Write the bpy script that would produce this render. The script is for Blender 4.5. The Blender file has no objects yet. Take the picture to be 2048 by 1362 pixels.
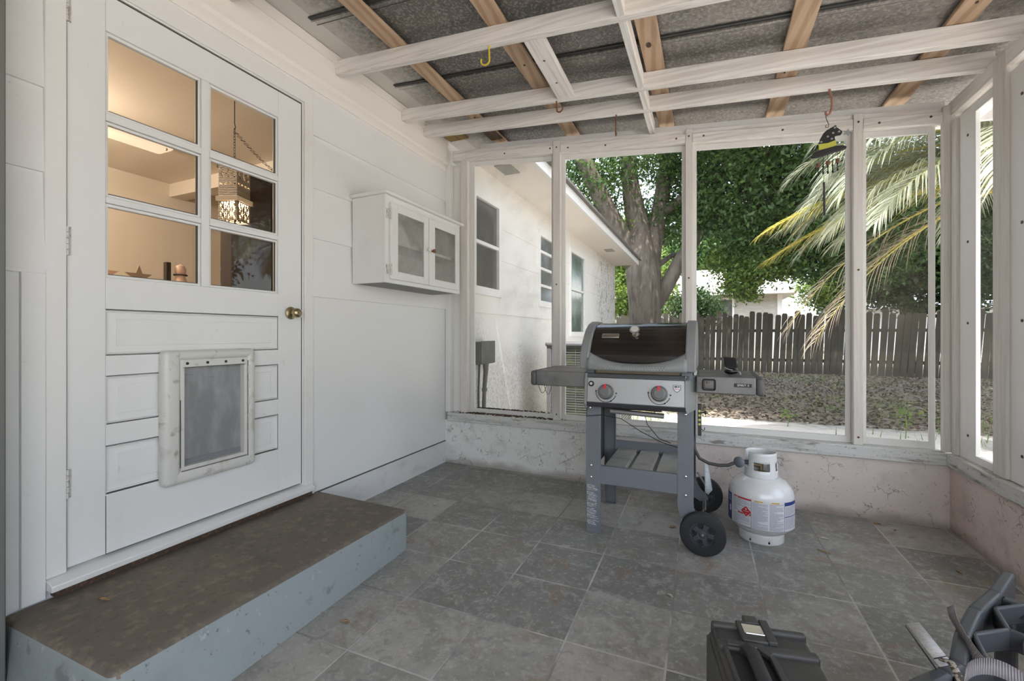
import bpy, bmesh, math, random
import numpy as np
from mathutils import Vector, Matrix
R = math.radians
sc = bpy.context.scene
COL = sc.collection
# ---------------------------------------------------------------- camera, light, exposure
cam_d = bpy.data.cameras.new('camera'); cam = bpy.data.objects.new('camera', cam_d); COL.objects.link(cam)
cam_d.sensor_fit = 'HORIZONTAL'; cam_d.sensor_width = 36.0; cam_d.lens = 36.0 * 889.5 / 2048.0
cam_d.shift_y = -11.5 / 2048.0; cam_d.clip_start = 0.02; cam_d.clip_end = 300
cam.location = (2.031, 0.0, 1.07); cam.rotation_euler = (R(90), 0, 0.4165)
sc.camera = cam
sc.view_settings.view_transform = 'Standard'; sc.view_settings.look = 'None'
sc.view_settings.gamma = 1.0; sc.view_settings.use_curve_mapping = False
sc.view_settings.exposure = 1.70
SUN_DIR = Vector((0.12, -0.36, 0.92)).normalized()          # towards the sun
w = bpy.data.worlds.new('sky'); sc.world = w; w.use_nodes = True
wn = w.node_tree.nodes; wl = w.node_tree.links; wn.clear()
sky = wn.new('ShaderNodeTexSky'); sky.sky_type = 'NISHITA'; sky.sun_disc = False
sky.sun_elevation = math.asin(SUN_DIR.z); sky.sun_rotation = math.atan2(SUN_DIR.x, SUN_DIR.y)
sky.air_density = 1.0; sky.dust_density = 2.5; sky.ozone_density = 0.6
hsv = wn.new('ShaderNodeHueSaturation'); hsv.inputs['Saturation'].default_value = 0.55
bg = wn.new('ShaderNodeBackground'); bg.inputs[1].default_value = 0.24
wo = wn.new('ShaderNodeOutputWorld')
wl.new(sky.outputs[0], hsv.inputs['Color']); wl.new(hsv.outputs[0], bg.inputs[0]); wl.new(bg.outputs[0], wo.inputs[0])
sun_d = bpy.data.lights.new('sun', 'SUN'); sun_d.energy = 2.8; sun_d.angle = R(0.6); sun_d.color = (1.0, 0.96, 0.90)
sun = bpy.data.objects.new('sun', sun_d); COL.objects.link(sun)
sun.rotation_euler = SUN_DIR.to_track_quat('Z', 'Y').to_euler()
sc.cycles.use_denoising = True
sc.cycles.max_bounces = 10; sc.cycles.diffuse_bounces = 5; sc.cycles.transparent_max_bounces = 24
sc.cycles.caustics_reflective = False; sc.cycles.caustics_refractive = False
sc.cycles.sample_clamp_indirect = 6.0

# ---------------------------------------------------------------- helpers
ORIG = {}
def _link(o, parent=None):
    COL.objects.link(o)
    if parent is not None: o.parent = parent
    return o
def org(parent):
    return ORIG.get(parent.name, Vector((0, 0, 0))) if parent is not None else Vector((0, 0, 0))
def thing(name, label, cat, loc=(0, 0, 0), group=None, kind=None):
    o = bpy.data.objects.new(name, None); COL.objects.link(o); o.location = loc; o.empty_display_size = 0.05
    ORIG[o.name] = Vector(loc); tag(o, label, cat, group, kind); return o
def tag(o, label=None, cat=None, group=None, kind=None):
    if label: o['label'] = label
    if cat: o['category'] = cat
    if group: o['group'] = group
    if kind: o['kind'] = kind
    return o
def copy_tree(o, parent=None):
    c = o.copy(); COL.objects.link(c)
    if parent is not None: c.parent = parent; c.matrix_parent_inverse = o.matrix_parent_inverse.copy()
    for ch in list(o.children): copy_tree(ch, c)
    return c

class MB:
    """collects shapes into one mesh"""
    def __init__(s): s.v = []; s.f = []; s.m = []; s.sm = []; s.nb = 0
    def add(s, vs, fs, mi=0, smooth=False, T=None):
        b = len(s.v)
        for p in vs:
            p = Vector(p)
            s.v.append(T @ p if T is not None else p)
        for f in fs: s.f.append(tuple(b + i for i in f)); s.m.append(mi); s.sm.append(smooth)
        return s
    def box(s, x0, x1, y0, y1, z0, z1, mi=0, T=None):
        s.nb += 1; e = .00011*(s.nb % 9)                        # no two coplanar faces in one mesh
        x0, y0, z0, x1, y1, z1 = x0+e, y0+e, z0+e, x1-e, y1-e, z1-e
        vs = [(x0,y0,z0),(x1,y0,z0),(x1,y1,z0),(x0,y1,z0),(x0,y0,z1),(x1,y0,z1),(x1,y1,z1),(x0,y1,z1)]
        return s.add(vs, [(0,3,2,1),(4,5,6,7),(0,1,5,4),(1,2,6,5),(2,3,7,6),(3,0,4,7)], mi, False, T)
    def rbox(s, x0, x1, y0, y1, z0, z1, r=.01, seg=3, mi=0, T=None):
        s.nb += 1; e = .00011*(s.nb % 9); x0, y0, z0, x1, y1, z1 = x0+e, y0+e, z0+e, x1-e, y1-e, z1-e
        bm = bmesh.new()
        bmesh.ops.create_cube(bm, size=1.0)
        for v in bm.verts: v.co = Vector(((x0+x1)/2+v.co.x*(x1-x0), (y0+y1)/2+v.co.y*(y1-y0), (z0+z1)/2+v.co.z*(z1-z0)))
        bmesh.ops.bevel(bm, geom=bm.edges[:], offset=r, segments=seg, affect='EDGES', profile=.5)
        bm.verts.index_update()
        s.add([v.co.copy() for v in bm.verts], [[v.index for v in f.verts] for f in bm.faces], mi, True, T); bm.free(); return s
    def bar(s, a, b, wd, ht, up=(0,0,1), mi=0):
        a = Vector(a); b = Vector(b); d = (b-a); L = d.length; d.normalize()
        side = d.cross(Vector(up)).normalized(); u = side.cross(d).normalized()
        T = Matrix((side, d, u)).transposed().to_4x4(); T.translation = a
        return s.box(-wd/2, wd/2, 0, L, -ht/2, ht/2, mi, T)
    def tube(s, pts, r, n=8, mi=0, cap=True, closed=False):
        pts = [Vector(p) for p in pts]; k = len(pts)
        rr = r if isinstance(r, (list, tuple)) else [r]*k
        vs = []; prev = None
        for i, p in enumerate(pts):
            if closed: d = pts[(i+1) % k]-pts[i-1]
            else: d = pts[min(i+1, k-1)]-pts[max(i-1, 0)]
            d.normalize()
            if prev is None:
                a = Vector((0,0,1)) if abs(d.z) < .9 else Vector((1,0,0)); u = d.cross(a).normalized()
            else:
                u = (prev-d*prev.dot(d)).normalized()
            prev = u; w_ = d.cross(u)
            for j in range(n):
                t = 2*math.pi*j/n; vs.append(p+(u*math.cos(t)+w_*math.sin(t))*rr[i])
        fs = []
        for i in range(k if closed else k-1):
            i2 = (i+1) % k
            for j in range(n): fs.append((i*n+j, i*n+(j+1)%n, i2*n+(j+1)%n, i2*n+j))
        if cap and not closed: fs.append(tuple(reversed(range(n)))); fs.append(tuple((k-1)*n+j for j in range(n)))
        return s.add(vs, fs, mi, True)
    def lathe(s, prof, c=(0,0,0), n=32, mi=0, axis='z', cap=True, T=None):
        vs = []; c = Vector(c)
        for r, h in prof:
            for j in range(n):
                t = 2*math.pi*j/n; a, b = r*math.cos(t), r*math.sin(t)
                p = {'z': (a, b, h), 'y': (a, h, b), 'x': (h, a, b)}[axis]; vs.append(c+Vector(p))
        k = len(prof); fs = []
        for i in range(k-1):
            for j in range(n):
                q = (i*n+j, i*n+(j+1)%n, (i+1)*n+(j+1)%n, (i+1)*n+j); fs.append(q if axis != 'y' else q[::-1])
        if cap: fs.append(tuple(range(n))[::-1]); fs.append(tuple((k-1)*n+j for j in range(n)))
        return s.add(vs, fs, mi, True, T)
    def prism(s, poly, h0, h1, axis='z', mi=0, T=None, smooth=False):
        """poly in the two other axes (x: (y,z), y: (x,z), z: (x,y))"""
        n = len(poly)
        def P(a, b, h): return {'z': (a, b, h), 'y': (a, h, b), 'x': (h, a, b)}[axis]
        vs = [P(a, b, h0) for a, b in poly]+[P(a, b, h1) for a, b in poly]
        fs = [tuple(range(n))[::-1], tuple(range(n, 2*n))]+[(i, (i+1)%n, n+(i+1)%n, n+i) for i in range(n)]
        return s.add(vs, fs, mi, smooth, T)
    def sphere(s, c, r, n=12, mi=0, sc_=(1,1,1)):
        m = n//2; prof = [(max(1e-4, math.sin(math.pi*i/m))*r, -math.cos(math.pi*i/m)*r) for i in range(m+1)]
        T = Matrix.Translation(Vector(c)) @ Matrix.Diagonal((*sc_, 1))
        return s.lathe(prof, (0,0,0), n, mi, 'z', False, T)
    def grid(s, fn, nu, nv, mi=0, smooth=True):
        vs = [fn(i/nu, j/nv) for i in range(nu+1) for j in range(nv+1)]
        fs = [(i*(nv+1)+j, (i+1)*(nv+1)+j, (i+1)*(nv+1)+j+1, i*(nv+1)+j+1) for i in range(nu) for j in range(nv)]
        return s.add(vs, fs, mi, smooth)
    def build(s, name, mats, parent=None, bev=0, seg=2, solid=0, sharp=40, loc=None, weld=False):
        if not isinstance(mats, (list, tuple)): mats = [mats]
        o0 = Vector(loc) if loc is not None else org(parent)
        me = bpy.data.meshes.new(name)
        me.from_pydata([p-o0 for p in s.v], [], s.f)
        for m in mats: me.materials.append(m)
        me.polygons.foreach_set('material_index', s.m); me.polygons.foreach_set('use_smooth', s.sm)
        bm = bmesh.new(); bm.from_mesh(me)
        if weld: bmesh.ops.remove_doubles(bm, verts=bm.verts, dist=1e-5)
        bmesh.ops.recalc_face_normals(bm, faces=bm.faces); bm.to_mesh(me); bm.free()
        me.set_sharp_from_angle(angle=R(sharp))
        o = bpy.data.objects.new(name, me); _link(o, parent)
        if parent is not None: ORIG[o.name] = o0
        elif loc is not None: o.location = loc; ORIG[o.name] = o0
        if solid:
            md = o.modifiers.new('solid', 'SOLIDIFY'); md.thickness = solid; md.offset = 0
        if bev:
            md = o.modifiers.new('bevel', 'BEVEL'); md.width = bev; md.segments = seg; md.limit_method = 'ANGLE'; md.angle_limit = R(35)
        return o
def struct(o, label=None):
    o['kind'] = 'structure'
    if label: o['label'] = label
    return o
def text_obj(name, body, size, mat, parent, M4, align='CENTER', ext=0.0006, font_shear=0, sx=1.0):
    cu = bpy.data.curves.new(name, 'FONT'); cu.body = body; cu.size = size; cu.align_x = align; cu.align_y = 'CENTER'
    cu.extrude = ext; cu.shear = font_shear; cu.space_character = 1.05
    t = bpy.data.objects.new(name+'_tmp', cu); COL.objects.link(t)
    dg = bpy.context.evaluated_depsgraph_get(); dg.update()
    me = bpy.data.meshes.new_from_object(t.evaluated_get(dg)); bpy.data.objects.remove(t); me.name = name
    T = Matrix.Translation(-org(parent)) @ M4 @ Matrix.Diagonal((sx, 1, 1, 1)); me.transform(T)
    me.materials.clear(); me.materials.append(mat)
    o = bpy.data.objects.new(name, me); _link(o, parent); ORIG[o.name] = org(parent); return o
def axes(x, y, z, o):
    T = Matrix((Vector(x), Vector(y), Vector(z))).transposed().to_4x4(); T.translation = Vector(o); return T

# ---------------------------------------------------------------- materials
def node_mat(name):
    m = bpy.data.materials.new(name); m.use_nodes = True; nt = m.node_tree; nt.nodes.clear()
    out = nt.nodes.new('ShaderNodeOutputMaterial'); return m, nt, out
def _coord(nt, scale, rot=(0,0,0), loc=(0,0,0)):
    tc = nt.nodes.new('ShaderNodeTexCoord'); mp = nt.nodes.new('ShaderNodeMapping')
    mp.inputs['Scale'].default_value = scale; mp.inputs['Rotation'].default_value = rot; mp.inputs['Location'].default_value = loc
    nt.links.new(tc.outputs['Object'], mp.inputs['Vector']); return mp.outputs[0]
def _ramp(nt, src, lo, hi):
    r = nt.nodes.new('ShaderNodeMapRange'); r.inputs['From Min'].default_value = lo; r.inputs['From Max'].default_value = hi
    r.interpolation_type = 'SMOOTHSTEP'
    nt.links.new(src, r.inputs['Value']); return r.outputs[0]
def _mixc(nt, fac, a, b):
    mx = nt.nodes.new('ShaderNodeMix'); mx.data_type = 'RGBA'
    if isinstance(fac, (int, float)): mx.inputs[0].default_value = fac
    else: nt.links.new(fac, mx.inputs[0])
    for i, c in ((6, a), (7, b)):
        if isinstance(c, tuple): mx.inputs[i].default_value = (*c, 1)
        else: nt.links.new(c, mx.inputs[i])
    return mx.outputs[2]
def _math(nt, op, a, b=None):
    n = nt.nodes.new('ShaderNodeMath'); n.operation = op
    for i, x in enumerate((a, b)):
        if x is None: continue
        if isinstance(x, (int, float)): n.inputs[i].default_value = x
        else: nt.links.new(x, n.inputs[i])
    return n.outputs[0]
def _tex(nt, kind, scale, detail=6, rough=.6, dist=0.0, seed=0):
    v = _coord(nt, scale, loc=(seed*3.1, seed*1.7, seed*2.3))
    if kind == 'noise':
        n = nt.nodes.new('ShaderNodeTexNoise'); n.inputs['Scale'].default_value = 1; n.inputs['Detail'].default_value = detail
        n.inputs['Roughness'].default_value = rough; n.inputs['Distortion'].default_value = dist; out = n.outputs[0]
    elif kind == 'voro':
        n = nt.nodes.new('ShaderNodeTexVoronoi'); n.inputs['Scale'].default_value = 1; out = n.outputs['Distance']
    elif kind == 'crack':
        n = nt.nodes.new('ShaderNodeTexVoronoi'); n.feature = 'DISTANCE_TO_EDGE'; n.inputs['Scale'].default_value = 1
        nz = nt.nodes.new('ShaderNodeTexNoise'); nz.inputs['Scale'].default_value = 2.5; nz.inputs['Detail'].default_value = 5
        nt.links.new(v, nz.inputs['Vector'])
        mx = nt.nodes.new('ShaderNodeVectorMath'); mx.operation = 'MULTIPLY_ADD'; mx.inputs[1].default_value = (.9, .9, .9)
        nt.links.new(nz.outputs['Color'], mx.inputs[0]); nt.links.new(v, mx.inputs[2]); nt.links.new(mx.outputs[0], n.inputs['Vector'])
        return n.outputs['Distance']
    elif kind == 'wave':
        n = nt.nodes.new('ShaderNodeTexWave'); n.wave_type = 'RINGS'; n.rings_direction = 'SPHERICAL'
        n.inputs['Scale'].default_value = 1; n.inputs['Distortion'].default_value = dist; n.inputs['Detail'].default_value = 2; out = n.outputs['Fac']
    nt.links.new(v, n.inputs['Vector']); return out
def mat(name, base, rough=.6, metal=0.0, layers=(), bump=None, spec=.5, emit=None, coat=0.0, trans=None, alpha=None):
    """layers: (kind, scale xyz, lo, hi, colour, amount[, dist]) painted over the base"""
    m, nt, out = node_mat(name); b = nt.nodes.new('ShaderNodeBsdfPrincipled'); nt.links.new(b.outputs[0], out.inputs[0])
    b.inputs['Roughness'].default_value = rough; b.inputs['Metallic'].default_value = metal
    b.inputs['Specular IOR Level'].default_value = spec; b.inputs['Coat Weight'].default_value = coat
    c = base
    for k, L in enumerate(layers):
        t = _tex(nt, L[0], L[1], dist=L[6] if len(L) > 6 else 0, seed=k+1)
        f = _math(nt, 'MULTIPLY', _ramp(nt, t, L[2], L[3]), L[5]); c = _mixc(nt, f, c, L[4])
    if isinstance(c, tuple): b.inputs['Base Color'].default_value = (*c, 1)
    else: nt.links.new(c, b.inputs['Base Color'])
    if bump:
        t = _tex(nt, bump[0], bump[1]); bn = nt.nodes.new('ShaderNodeBump'); bn.inputs['Strength'].default_value = bump[2]
        bn.inputs['Distance'].default_value = bump[3] if len(bump) > 3 else .004
        nt.links.new(t, bn.inputs['Height']); nt.links.new(bn.outputs[0], b.inputs['Normal'])
    if emit: b.inputs['Emission Color'].default_value = (*emit[0], 1); b.inputs['Emission Strength'].default_value = emit[1]
    if trans: b.inputs['Transmission Weight'].default_value = trans
    return m
WP = (.78, .78, .765)                                       # house white
M = {}
M['wall'] = mat('white_wall_paint', WP, .55, layers=[('noise', (1.3,1.3,1.3), .45, .8, (.70,.69,.66), .5), ('noise', (40,40,40), .66, .74, (.45,.43,.40), .35)], bump=('noise', (90,90,60), .08))
M['door'] = mat('white_door_paint', WP, .42, layers=[('noise', (5,5,2), .5, .8, (.68,.68,.66), .5), ('noise', (30,30,12), .66, .75, (.4,.39,.36), .3)], bump=('noise', (60,60,14), .05))
M['trim'] = mat('white_trim_paint', (.78,.77,.745), .5, layers=[('noise', (3,3,3), .5, .8, (.66,.63,.58), .4)], bump=('noise', (50,50,50), .06))
M['cream'] = mat('warm_white_paint', (.80,.76,.70), .55, layers=[('noise', (2,2,2), .5, .8, (.72,.64,.55), .4)])
def weathered(name, sx, base=(.82,.79,.75)):
    return mat(name, base, .75, layers=[('noise', sx, .42, .66, (.60,.555,.50), .75), ('noise', tuple(a*3 for a in sx), .6, .74, (.34,.29,.24), .55), ('noise', (2.5,2.5,2.5), .58, .8, (.50,.44,.38), .55)], bump=('noise', sx, .35, .003))
M['wx'] = weathered('weathered_white_wood_x', (2, 55, 55)); M['wy'] = weathered('weathered_white_wood_y', (55, 2, 55)); M['wz'] = weathered('weathered_white_wood_z', (55, 55, 2), (.70,.67,.63))
M['stop'] = mat('white_screen_bead', (.72,.71,.68), .6, layers=[('noise', (20,20,3), .55, .8, (.5,.47,.42), .5)])
M['bright'] = mat('clean_white_board', (.80,.79,.77), .55, layers=[('noise', (25,25,2), .6, .85, (.6,.57,.53), .35)])
def pine(name, sx):
    return mat(name, (.52,.37,.25), .7, layers=[('wave', sx, .3, .9, (.36,.23,.14), .7, 3.5), ('noise', tuple(a*5 for a in sx), .5, .75, (.62,.44,.28), .6), ('noise', (6,6,6), .68, .78, (.16,.08,.04), .7)], bump=('noise', tuple(a*5 for a in sx), .2))
M['pine'] = pine('bare_pine_wood', (9, 1.1, 9))
M['pinedark'] = mat('dark_wet_wood', (.09,.055,.035), .6, layers=[('noise', (30,3,30), .5, .7, (.2,.12,.06), .7)])
M['ply'] = mat('stained_plywood', (.33,.22,.07), .6, layers=[('noise', (30,4,30), .45, .7, (.16,.09,.03), .8)])
M['knot'] = mat('dark_knot', (.13,.075,.045), .8, layers=[('voro', (70,70,70), .2, .5, (.05,.03,.02), .8)])
M['rust'] = mat('rusty_iron', (.20,.085,.045), .8, layers=[('noise', (150,150,150), .45, .7, (.08,.035,.025), .8)])
M['rustred'] = mat('reddish_coated_iron', (.34,.16,.11), .7, layers=[('noise', (120,120,120), .5, .7, (.15,.07,.05), .8)])
M['yellow'] = mat('yellow_vinyl', (.62,.46,.03), .4)
M['dark'] = mat('black_iron', (.02,.018,.016), .5)
M['screw'] = mat('rusty_screw_head', (.12,.08,.05), .6, metal=.5)
M['grime'] = mat('dark_grime', (.10,.095,.085), .9)
M['glass_grime'] = M['grime']
M['brass'] = mat('tarnished_brass', (.42,.35,.22), .28, metal=1.0, layers=[('noise', (60,60,60), .5, .7, (.2,.16,.1), .5)])
M['hinge'] = mat('painted_hinge', (.62,.61,.58), .5, layers=[('noise', (90,90,40), .5, .66, (.2,.13,.09), .8)])

def mat_floor():
    m, nt, out = node_mat('slate_floor_tile'); b = nt.nodes.new('ShaderNodeBsdfPrincipled'); nt.links.new(b.outputs[0], out.inputs[0])
    v = _coord(nt, (1,1,1), rot=(0,0,-.0128), loc=(-.9243, -1.8081, 0))
    br = nt.nodes.new('ShaderNodeTexBrick'); br.offset = 0; br.squash = 1
    for k, val in (('Scale', 1), ('Mortar Size', .0045), ('Mortar Smooth', .3), ('Brick Width', .3331), ('Row Height', .3331), ('Bias', 0)): br.inputs[k].default_value = val
    br.inputs['Color1'].default_value = (0,0,0,1); br.inputs['Color2'].default_value = (1,1,1,1); br.inputs['Mortar'].default_value = (.5,.5,.5,1)
    nt.links.new(v, br.inputs['Vector'])
    per = _math(nt, 'MULTIPLY', br.outputs['Color'], 1.0)
    c = _mixc(nt, per, (.19,.195,.185), (.40,.39,.355))
    n1 = _tex(nt, 'noise', (3.2,3.2,3), detail=8, rough=.65, dist=1.2); c = _mixc(nt, _math(nt, 'MULTIPLY', _ramp(nt, n1, .40, .68), .6), c, (.165,.163,.155))
    n2 = _tex(nt, 'noise', (15,15,15), detail=9, rough=.8, dist=.4, seed=3); c = _mixc(nt, _math(nt, 'MULTIPLY', _ramp(nt, n2, .49, .62), .55), c, (.46,.455,.43))
    n3 = _tex(nt, 'noise', (4.5,4.5,4), detail=6, rough=.6, dist=1.5, seed=6); c = _mixc(nt, _math(nt, 'MULTIPLY', _ramp(nt, n3, .54, .70), .65), c, (.25,.18,.115))
    n4 = _tex(nt, 'noise', (60,60,60), detail=4, seed=8); c = _mixc(nt, _math(nt, 'MULTIPLY', _ramp(nt, n4, .56, .68), .45), c, (.52,.51,.485))
    g = _mixc(nt, _ramp(nt, _tex(nt, 'noise', (1.6,1.6,1), seed=4), .42, .6), (.22,.215,.205), (.50,.495,.47))
    c = _mixc(nt, br.outputs['Fac'], c, g)
    n5 = _tex(nt, 'noise', (26,26,26), detail=6, rough=.7, dist=.5, seed=14); c = _mixc(nt, _math(nt, 'MULTIPLY', _ramp(nt, n5, .52, .66), .40), c, (.15,.148,.14))
    nt.links.new(c, b.inputs['Base Color'])
    rg = nt.nodes.new('ShaderNodeMapRange'); rg.inputs['To Min'].default_value = .42; rg.inputs['To Max'].default_value = .7
    nt.links.new(n2, rg.inputs['Value']); nt.links.new(rg.outputs[0], b.inputs['Roughness'])
    h = _math(nt, 'SUBTRACT', _math(nt, 'MULTIPLY', n2, .5), _math(nt, 'MULTIPLY', br.outputs['Fac'], .5))
    bn = nt.nodes.new('ShaderNodeBump'); bn.inputs['Strength'].default_value = .5; bn.inputs['Distance'].default_value = .006
    nt.links.new(h, bn.inputs['Height']); nt.links.new(bn.outputs[0], b.inputs['Normal']); return m
M['floor'] = mat_floor()
def mat_stucco(name, c1, c2, axis_lo, axis_hi, ax):
    """painted stucco whose old white coat gives way to a pinkish one along one axis"""
    m, nt, out = node_mat(name); b = nt.nodes.new('ShaderNodeBsdfPrincipled'); nt.links.new(b.outputs[0], out.inputs[0]); b.inputs['Roughness'].default_value = .75
    tc = nt.nodes.new('ShaderNodeTexCoord'); sp = nt.nodes.new('ShaderNodeSeparateXYZ'); nt.links.new(tc.outputs['Object'], sp.inputs[0])
    nz = _tex(nt, 'noise', (4,4,4)); a = _math(nt, 'ADD', sp.outputs[ax], _math(nt, 'MULTIPLY', _math(nt, 'SUBTRACT', nz, .5), .5))
    c = _mixc(nt, _ramp(nt, a, axis_lo, axis_hi), c1, c2)
    c = _mixc(nt, _math(nt, 'MULTIPLY', _ramp(nt, _tex(nt, 'noise', (6,6,6), seed=2), .5, .75), .5), c, (.40,.37,.33))
    cr = _tex(nt, 'crack', (10,10,12)); msk = _ramp(nt, _tex(nt, 'noise', (7,7,7), seed=5), .50, .58)
    ck = _math(nt, 'MULTIPLY', _math(nt, 'SUBTRACT', 1.0, _ramp(nt, cr, .004, .022)), msk); c = _mixc(nt, _math(nt, 'MULTIPLY', ck, .62), c, (.14,.115,.095))
    sp2 = _ramp(nt, _tex(nt, 'noise', (55,55,40), seed=7), .63, .69); c = _mixc(nt, _math(nt, 'MULTIPLY', sp2, .55), c, (.14,.12,.10))
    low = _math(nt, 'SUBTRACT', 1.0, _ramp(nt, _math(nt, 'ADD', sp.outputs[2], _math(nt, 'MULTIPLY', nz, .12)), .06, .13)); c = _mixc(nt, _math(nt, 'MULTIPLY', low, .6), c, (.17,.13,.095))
    nt.links.new(c, b.inputs['Base Color'])
    bn = nt.nodes.new('ShaderNodeBump'); bn.inputs['Strength'].default_value = .6; bn.inputs['Distance'].default_value = .007
    h = _math(nt, 'SUBTRACT', _tex(nt, 'noise', (14,14,14), seed=9), ck); nt.links.new(h, bn.inputs['Height']); nt.links.new(bn.outputs[0], b.inputs['Normal']); return m
M['stucco_far'] = mat_stucco('painted_stucco', (.76,.76,.73), (.68,.60,.55), .8, 1.8, 0)
M['stucco_right'] = mat_stucco('pinkish_stucco', (.68,.57,.52), (.68,.57,.52), 0, 1, 0)
M['stem'] = mat('white_stem_wall_paint', (.70,.70,.69), .7, layers=[('noise', (5,5,9), .5, .75, (.5,.49,.47), .6), ('noise', (35,35,35), .64, .72, (.2,.18,.16), .5)], bump=('noise', (25,25,25), .3))
def mat_roof():
    m, nt, out = node_mat('galvanised_roof_metal'); b = nt.nodes.new('ShaderNodeBsdfPrincipled'); nt.links.new(b.outputs[0], out.inputs[0])
    b.inputs['Roughness'].default_value = .5
    tc = nt.nodes.new('ShaderNodeTexCoord'); sp = nt.nodes.new('ShaderNodeSeparateXYZ'); nt.links.new(tc.outputs['Object'], sp.inputs[0])
    n0 = _tex(nt, 'noise', (1.4,3,1), detail=5); n1 = _tex(nt, 'noise', (70,70,60), detail=4, seed=2); n2 = _tex(nt, 'noise', (30,30,30), detail=5, seed=5)
    c = _mixc(nt, _ramp(nt, sp.outputs[0], .6, 2.6), _mixc(nt, _ramp(nt, n0, .35, .7), (.125,.117,.11), (.20,.187,.172)), _mixc(nt, _ramp(nt, n0, .35, .7), (.19,.175,.16), (.33,.305,.28)))  # metal painted paler towards the outer side, standing in for grazing sheen
    c = _mixc(nt, _math(nt, 'MULTIPLY', _ramp(nt, n1, .48, .62), .55), c, (.46,.43,.395)); c = _mixc(nt, _math(nt, 'MULTIPLY', _ramp(nt, _tex(nt, 'noise', (45,45,45), detail=4, seed=12), .52, .66), .5), c, (.10,.093,.087))
    c = _mixc(nt, _math(nt, 'MULTIPLY', _ramp(nt, n2, .73, .78), .8), c, (.6,.58,.55))
    a = _math(nt, 'ADD', sp.outputs[0], _math(nt, 'MULTIPLY', _math(nt, 'SUBTRACT', n2, .5), .35))
    spray = _math(nt, 'SUBTRACT', 1.0, _ramp(nt, a, .12, .48)); core = _math(nt, 'SUBTRACT', 1.0, _ramp(nt, sp.outputs[0], .165, .172))
    f = _math(nt, 'MAXIMUM', _math(nt, 'MULTIPLY', spray, .75), core)
    c = _mixc(nt, f, c, (.64,.61,.57)); nt.links.new(c, b.inputs['Base Color'])
    mt = _math(nt, 'MULTIPLY', _math(nt, 'SUBTRACT', 1.0, f), .35); nt.links.new(mt, b.inputs['Metallic']); return m
M['roof'] = mat_roof()
M['roofdark'] = mat('dark_lap_joint', (.05,.05,.05), .5, metal=.3)
M['step_top'] = mat('worn_brown_concrete', (.145,.122,.096), .75, layers=[('noise', (2.5,2.5,2.5), .45, .7, (.21,.175,.13), .8), ('noise', (22,22,22), .52, .66, (.32,.26,.18), .4), ('noise', (5,5,5), .58, .72, (.075,.066,.056), .7), ('noise', (50,50,50), .55, .65, (.10,.085,.066), .5)], bump=('noise', (35,35,35), .35))
M['step_front'] = mat('grey_blue_concrete_paint', (.285,.32,.32), .65, layers=[('noise', (4,4,4), .5, .75, (.20,.235,.235), .7), ('noise', (45,45,45), .63, .70, (.09,.08,.07), .7), ('noise', (18,18,18), .64, .72, (.48,.50,.49), .6), ('noise', (9,9,9), .60, .70, (.14,.14,.13), .6)], bump=('noise', (30,30,30), .4))

def mat_glass(name, tint=(1,1,1), refl=1.0, dust=0.0, dustcol=(.4,.4,.38), rough=0.02):
    m, nt, out = node_mat(name)
    tr = nt.nodes.new('ShaderNodeBsdfTransparent'); tr.inputs[0].default_value = (*tint, 1)
    gl = nt.nodes.new('ShaderNodeBsdfGlossy'); gl.inputs['Roughness'].default_value = rough
    fr = nt.nodes.new('ShaderNodeFresnel'); fr.inputs[0].default_value = 1.5
    mx = nt.nodes.new('ShaderNodeMixShader'); ge = nt.nodes.new('ShaderNodeNewGeometry')
    nt.links.new(_math(nt, 'MULTIPLY', _math(nt, 'MULTIPLY', fr.outputs[0], refl), _math(nt, 'SUBTRACT', 1.0, ge.outputs['Backfacing'])), mx.inputs[0])
    nt.links.new(tr.outputs[0], mx.inputs[1]); nt.links.new(gl.outputs[0], mx.inputs[2]); o = mx.outputs[0]
    if dust:
        df = nt.nodes.new('ShaderNodeBsdfDiffuse'); df.inputs[0].default_value = (*dustcol, 1)
        m2 = nt.nodes.new('ShaderNodeMixShader')
        f = _math(nt, 'MULTIPLY', _ramp(nt, _tex(nt, 'noise', (5,5,5)), .0, 1.0), dust*2); nt.links.new(f, m2.inputs[0])
        nt.links.new(o, m2.inputs[1]); nt.links.new(df.outputs[0], m2.inputs[2]); o = m2.outputs[0]
    nt.links.new(o, out.inputs[0]); return m
M['glass'] = mat_glass('clear_window_glass', refl=1.0)
M['dusty'] = mat_glass('dusty_cabinet_glass', (.95,.95,.93), .8, .26, (.50,.50,.48))
M['housepane'] = mat('dark_window_glass', (.10,.105,.10), .08, spec=.8, layers=[('noise', (3,3,3), .4, .7, (.2,.21,.2), .7)])
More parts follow.
